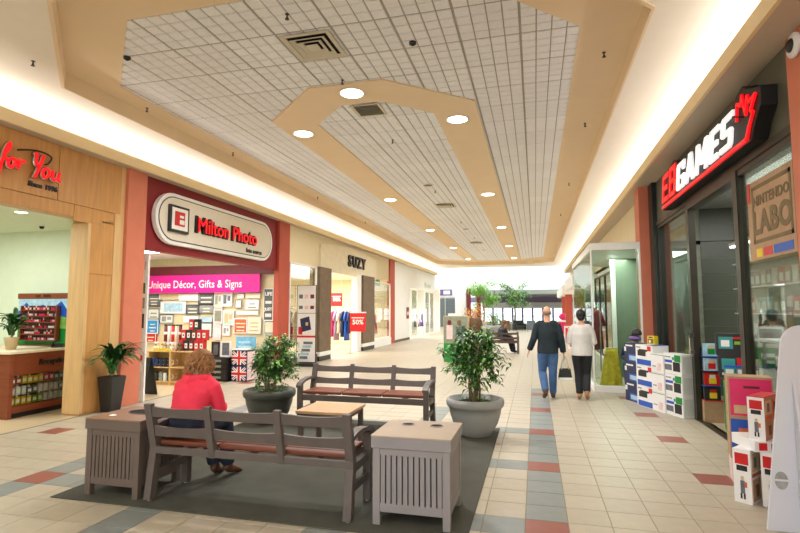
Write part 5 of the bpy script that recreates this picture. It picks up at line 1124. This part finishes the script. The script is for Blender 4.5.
fig = [('f', .12, .72, .88, .93, 'red'), ('f', .2, .6, .8, .7, 'near_black'), ('f', .38, .18, .62, .42, 'slate'), ('f', .42, .42, .58, .5, 'tan'), ('f', .36, .08, .46, .18, 'near_black'), ('f', .54, .08, .64, .18, 'near_black'), ('f', .6, .3, .75, .4, 'orange')]
cov = [('r', .05, .05, .48, .45, 'kraft'), ('r', .52, .05, .95, .45, 'tan'), ('r', .05, .5, .95, .56, 'orange'), ('r', .05, .6, .48, .92, 'tan'), ('r', .52, .6, .95, .92, 'orange'), ('r', .15, .66, .3, .86, 'slate'), ('r', .6, .66, .75, .86, 'near_black'), ('r', .2, .12, .36, .34, 'brown'), ('r', .65, .14, .85, .36, 'slate')]
for i, (x, y, z, l_) in enumerate(((1.86, 5.45, 0, 'slim white robot kit carton standing on the floor, left of the pair'), (2.05, 5.37, 0, 'slim white robot kit carton standing on the floor, right of the pair'))):
    pbox('cardboard_kit_box', l_, (x, y, z), R(-38), .14, .4, .46, 'white_plastic', fig + cov)
pbox('cardboard_kit_box', 'flat white kit carton laid across the standing pair', (1.96, 5.43, .46), R(10), .34, .36, .09, 'white_plastic', [('f', .1, .15, .3, .85, 'red'), ('f', .4, .2, .65, .8, 'near_black'), ('f', .7, .2, .9, .8, 'orange')])
pbox('cardboard_kit_box', 'upright robot kit carton with red top on the flat one', (1.98, 5.43, .55), R(-38), .13, .36, .37, 'kraft', [('f', 0, 0, 1, 1, 'white_plastic')] + fig + cov + [('t', 0, 0, 1, 1, 'red')])
# white standee seen from behind
t = thing('display_standee', 'white cardboard standee seen from behind at the right edge', 'standee', (1.7, 4.72, 0), R(0))
prof = [(0, 0), (.16, 1.40)] + [(.16 + .14 * (1 - math.cos(a)), 1.40 + .17 * math.sin(a)) for a in (.3, .6, .9, 1.2, 1.57)] + [(.6, 1.57), (.6, 0)]
mb = MB(); mb.prism([(x, -.012, z) for x, z in prof], (0, .024, 0)); mb.build('panel', 'cool_white', t)
MB().prism([(.22, -.014, .05), (.22, -.25, .02), (.22, -.02, 1.15)], (.02, 0, 0)).build('easel_fin', 'cool_white', t); MB().prism([(.48, -.014, .05), (.48, -.25, .02), (.48, -.02, 1.15)], (.02, 0, 0)).build('easel_fin', 'cool_white', t)
MB().lathe([(.045, 0), (.045, .004)], 20, sy=1.5).build('hand_hole', 'grey', t, loc=(.11, -.014, .38), rot=(R(90), 0, 0)); MB().box(.065, -.02, .375, .155, -.017, .39).build('hole_tab', 'cool_white', t)
# window poster
t = thing('window_poster', 'brown cardboard style NINTENDO LABO poster inside the game shop window', 'poster', (XR - .004, 6.05, 2.3))
MB().box(0, -.5, -.06, .01, .62, .82).build('sheet', 'kraft', t)
f = MB(); 
for z0, z1, y0, y1 in ((.72, .76, -.42, .5), (.12, .16, -.42, .5), (.12, .76, .46, .5), (.12, .76, -.42, -.38)): f.box(-.004, y0, z0, 0, y1, z1)
f.build('print_border', 'kraft_dark', t)
text('NINTENDO', .15, 'kraft_dark', 'lettering', t, (-.004, .04, .58), RIGHT, .002, off=.004, spacing=1.1); text('LABO', .34, 'kraft_dark', 'lettering', t, (-.004, .04, .33), RIGHT, .002, off=.014, spacing=1.08)
MB().box(-.006, .54, .6, -.002, .61, .82).build('red_tag', 'red', t)
for y0, y1, m in ((.3, .44, 'yellow'), (.06, .26, 'red'), (-.4, .02, 'royal')): MB().box(-.004, y0, -.03, 0, y1, .06).build('print_tab', m, t)
# shelf wall with game cases behind the poster window
t = thing('game_shelf', 'tall lit shelf wall of games inside the game shop', 'shelf', (3.75, 9.2, 0))
MB().box(0, -1.4, 0, .1, 1.4, 3.0).build('back', 'grey', t)
for k in range(6): MB().box(-.25, -1.4, .3 + k * .44, 0, 1.4, .32 + k * .44).build('shelf', 'pale', t)
MB().box(-.3, -1.4, 2.84, 0, 1.4, 2.9).build('light_hood', 'white_paint', t); MB().box(-.28, -1.38, 2.82, -.2, 1.38, 2.838).build('light_tube', 'tube_glow', t)
gm = {m: MB().box(-.02, -.085, 0, .02, .085, .26).box(-.022, -.06, .05, -.02, .06, .18, 1).mesh('case', [m, 'pale']) for m in ('red', 'maroon', 'sky', 'pink', 'slate', 'orange', 'pale', 'kraft')}
sh = ['bottom', 'second', 'third', 'fourth', 'fifth', 'top']
for r_ in range(6):
    for k in range(13):
        m = random.choice(list(gm)); o = link('game_case', gm[m], None, loc=(3.75 - .12, 9.2 - 1.3 + k * .215, .32 + r_ * .44)); tag(o, '%s game case on the %s shelf of the game wall, %s' % (m, sh[r_], ORD[k]), 'game case', 'game cases on the %s shelf' % sh[r_])
t = thing('glass_counter', 'glass topped counter behind the game shop window', 'counter', (3.0, 7.0, 0)); MB().box(-.25, -.9, 0, .25, .6, .95).build('body', 'pale', t); MB().box(-.28, -.95, 1.3, .3, .65, 1.33).build('glass_top', 'pale', t)
for x, y in ((-.2, -.85), (.2, -.85), (-.2, .55), (.2, .55)): MB().box(x - .015, y - .015, .95, x + .015, y + .015, 1.3).build('post', 'steel', t)
for k in range(5): pbox('display_box', '%s box in the glass counter of the game shop' % ['red', 'grey', 'tan', 'teal', 'brown'][k], (2.93, 6.3 + k * .26, .951), R(-90), .2, .12, .25, ['red', 'grey', 'tan', 'teal', 'brown'][k], [('f', .1, .2, .9, .7, 'pale'), ('f', .2, .75, .8, .9, 'near_black')], 'boxes in the glass counter')
pbox('display_box', 'large grey figure carton standing on the glass counter', (3.0, 6.35, 1.331), R(-90), .36, .24, .42, 'pale', [('f', .1, .1, .9, .9, 'grey'), ('f', .3, .2, .6, .8, 'slate')])
t = thing('security_dome', 'round white wall mounted device on the salmon pilaster at the upper right', 'camera', (2.355, 5.28, 4.1)); MB().lathe([(.0, 0), (.11, 0), (.115, .03), (.08, .045)], 24).build('housing', 'white_plastic', t, True, rot=(0, R(-90), 0)); MB().ball((-.04, 0, 0), .04, .065, .065, 14).build('lens_dome', 'near_black', t, True)
# glass shop contents
t = thing('yellow_display_cloth', 'yellow patterned beach towel draped over a stand behind the glass', 'towel', (1.56, 12.1, .0), R(10))
vs = []; fs = []
for i in range(13):
    for j in range(9):
        u, v_ = i / 12, j / 8; vs.append(((-.24 + .48 * u) * (1 - .5 * v_) + .1 * v_, .2 * v_ + .03 * math.sin(u * 18) * (1 - v_), .85 * v_ ** .9 - .0))
for i in range(12):
    for j in range(8): fs.append((i * 9 + j, (i + 1) * 9 + j, (i + 1) * 9 + j + 1, i * 9 + j + 1))
mat('towel', (240, 212, 70), 0.9, var=0.25, scale=9); m_ = MB().add(vs, fs).build('cloth', 'towel', t, True); md = m_.modifiers.new('s', 'SOLIDIFY'); md.thickness = .012
MB().box(-.02, .2, 0, .02, .24, .86).box(-.02, .2, .82, .22, .24, .86).box(-.2, .05, 0, .2, .4, .02).build('stand', 'white_paint', t)
kz, HM = human('person', 'person in navy T-shirt and jeans seated behind the glass shop front', (2.12, 12.6, -.04), R(165), SIT, 'navy', 'denim', 'black', voxel=.018, scale=.92); hr = MB(); hr.M = HM; hr.ball((0, -.02, .03), .092, .1, .1, 14); hr.build('hair', 'hair_black', kz, True)
t = thing('stool', 'low stool under the person behind the glass', 'stool', (2.12, 12.6, 0)); MB().cyl((0, 0, .42), .19, .05, 20).build('seat', 'wood', t); 
for a in range(4): MB().loft([(.12 * math.cos(a * 1.57), .12 * math.sin(a * 1.57), .42), (.17 * math.cos(a * 1.57), .17 * math.sin(a * 1.57), 0)], .014, 8).build('leg', 'steel', t)
for k, (x, y, h_, m) in enumerate(((1.5, 14.0, 1.6, 'maroon'), (1.55, 15.2, 1.5, 'leaf_dk'), (1.6, 16.2, 1.7, 'brown'))): garment('%s garment hanging deep in the glass shop' % ['maroon', 'dark green', 'brown'][k], (x, y, h_ + .1), m, 1.0, .22, R(40), 'garments in the glass shop')
t = thing('clothes_rail', 'chrome rail running along the glass shop', 'clothes rail', (1.55, 15.0, 0)); MB().loft([(-.05, -1.3, 1.78), (.05, 1.5, 1.88)], .014, 8).build('top_bar', 'chrome', t)
for y in (-1.3, 1.5): MB().loft([(0, y, 0), (0, y, 1.85)], .016, 8).build('upright', 'chrome', t); MB().box(-.2, y - .02, 0, .2, y + .02, .03).build('foot', 'chrome', t)

# ================================================================== FAR COURT
t = thing('printed_kiosk', 'green and pink printed panel box standing far down the mall', 'kiosk', (-2.5, 16.9, 0)); MB().box(-.4, -.2, 0, .4, .2, 1.5).build('body', 'tan', t); MB().box(-.39, -.206, .02, .39, -.2, .62).build('green_print', 'green', t); MB().box(-.39, -.205, .62, .39, -.2, 1.48).build('picture', 'sage', t); MB().box(-.3, -.21, .75, -.1, -.205, 1.2).build('figure_print', 'pink', t); MB().ball((-.2, -.208, 1.28), .07, .004, .09, 12).build('face_print', 'maroon', t); MB().box(0, -.21, .7, .3, -.205, 1.15).build('figure_print', 'slate', t); MB().ball((.12, -.208, 1.27), .07, .004, .09, 12).build('face_print', 'brown', t); MB().box(-.25, -.15, 1.5, .2, .15, 1.58).build('cap', 'white_plastic', t)
dup(bn2, (-2.85, 20.6, 0), 0, 'distant grey slatted bin beside the far bench', 'slatted litter bins')
def court_tree(label, loc, H, rr, seed, potm='pot_grey', cols=('leaf', 'leaf_lt'), n=900, lsz=.3):
    random.seed(seed); t = thing('court_tree', label, 'tree', loc); MB().lathe([(.5, 0), (.62, .5), (.66, .7), (.58, .7)], 20).build('tub', potm, t, True); MB().cyl((0, 0, .6), .58, .06, 16).build('soil', 'soil', t)
    MB().loft([(0, 0, .6), (.06, 0, H * .35), (-.04, .05, H * .7), (0, 0, H * .9)], [.09, .07, .05, .02], 8).build('trunk', 'bark', t, True); lv = MB(); br = MB()
    for k in range(16):
        a = k * 2.4; z = H * rnd(.5, .95); e = Vector((rr * math.cos(a) * rnd(.5, 1), rr * math.sin(a) * rnd(.5, 1), z + rnd(-.1, .5))); br.loft([(0, 0, z - .3), (e.x * .5, e.y * .5, z + .1), e], [.03, .02, .006], 5)
        for q in range(n // 16):
            p = Vector((0, 0, z - .2)).lerp(e, rnd(.35, 1.1)) + Vector((rnd(-.3, .3), rnd(-.3, .3), rnd(-.3, .3))); b_ = rnd(0, 6.28); leafy(lv, p, (math.cos(b_), math.sin(b_), rnd(-.6, .4)), lsz * rnd(.6, 1.2), lsz * .35, random.randint(0, 1), .4)
    br.build('branches', 'bark', t); stuff(lv.build('foliage', list(cols), t))
court_tree('tall leafy tree in a tub in the far court, left of the skylit hall', (-4.2, 44.0, 0), 4.1, 1.5, 31, cols=('leaf_lt', 'lime'))
court_tree('second leafy tree in a tub in the far court, right of the first', (-1.7, 45.5, 0), 4.0, 1.4, 33, cols=('leaf', 'leaf_lt'))
court_tree('orange leaved shrub in a pale tub before the far court', (-3.4, 30.0, 0), 1.75, .55, 35, cols=('orange', 'yellow'), n=320, lsz=.2)
court_tree('small green shrub in a tub beside the orange one', (-2.6, 34.0, 0), 1.4, .5, 36, cols=('green', 'leaf_lt'), n=240, lsz=.2)
for k in range(4):
    t = thing('armchair', ['brown', 'dark', 'grey', 'tan'][k] + ' upholstered armchair in the far court, ' + ORD[k], 'armchair', (-2.4 + k * 1.15, 42.5 + (k % 2) * .5, 0), R(180 + 20 * k), 'armchairs in the far court'); m = ['brown', 'near_black', 'slate', 'tan'][k]
    MB().box(-.4, -.35, .12, .4, .35, .42).build('seat', m, t, bevel=.03); MB().box(-.4, -.42, .12, .4, -.3, .85).build('backrest', m, t, bevel=.03)
    for s in (-1, 1): MB().box(s * .4 - .06, -.38, .12, s * .4 + .06, .35, .6).build('armrest', m, t, bevel=.03)
    for x in (-.36, .36):
        for y in (-.33, .3): MB().cyl((x, y, 0), .025, .13, 8).build('leg', 'black', t)
t = thing('far_shop_sign', 'purple framed sign over the dark shop doors at the far left', 'sign', (-8.35, 48.55, 3.35)); MB().box(-.75, -.05, -.28, .75, .05, .28).build('board', 'purple', t); MB().box(-.05, -.06, -.18, .6, -.05, .18).build('panel', 'white_plastic', t); MB().ball((-.4, -.055, 0), .16, .012, .16, 14).build('emblem', 'lilac', t)
t = thing('pink_balloon_display', 'bright pink promotional display by the right hand shops far away', 'display', (1.55, 31.5, 0)); MB().box(-.3, -.2, 0, .3, .2, 1.1).build('plinth', 'white_plastic', t, bevel=.01); MB().box(-.28, -.206, .3, .28, -.2, 1.0).build('print', 'hotpink', t); MB().ball((0, 0, 1.3), .22, .2, .2, 14).build('ball', 'hotpink', t, True)
for k in range(2): tag(MB().box(-.3, -.2, 0, .3, .2, .9).box(-.26, -.206, .1, .26, -.2, .8, 1).box(-.3, -.2, .9, .3, .2, .94, 1).build('display_plinth', ['white_plastic', 'red']), ['white plinth with red print outside the far right shops, nearer one', 'white plinth with red print outside the far right shops, farther one'][k], 'plinth', 'plinths at the far right').location = (1.7, 24.0 + k * 3.2, 0)
# added fill light panels, unseen, over the mall stretch behind the viewer
for k, (x, y) in enumerate(((-4.6, -1.2), (-.6, -1.2), (-4.6, -5.2), (-.6, -5.2))):
    t = thing('ceiling_light_panel', ['near left', 'near right', 'rear left', 'rear right'][k] + ' added fill light panel in the white ceiling behind the viewer', 'light', (x, y, ZC)); MB().box(-.6, -.6, -.03, .6, .6, 0).build('frame', 'white_paint', t); MB().box(-.55, -.55, -.036, .55, .55, -.03).build('diffuser', 'tube_glow', t)
    area('fill_panel_lamp', (x, y, ZC - .06), (0, 0, 0), 1.1, 1.1, 70, (1, 1, 1))
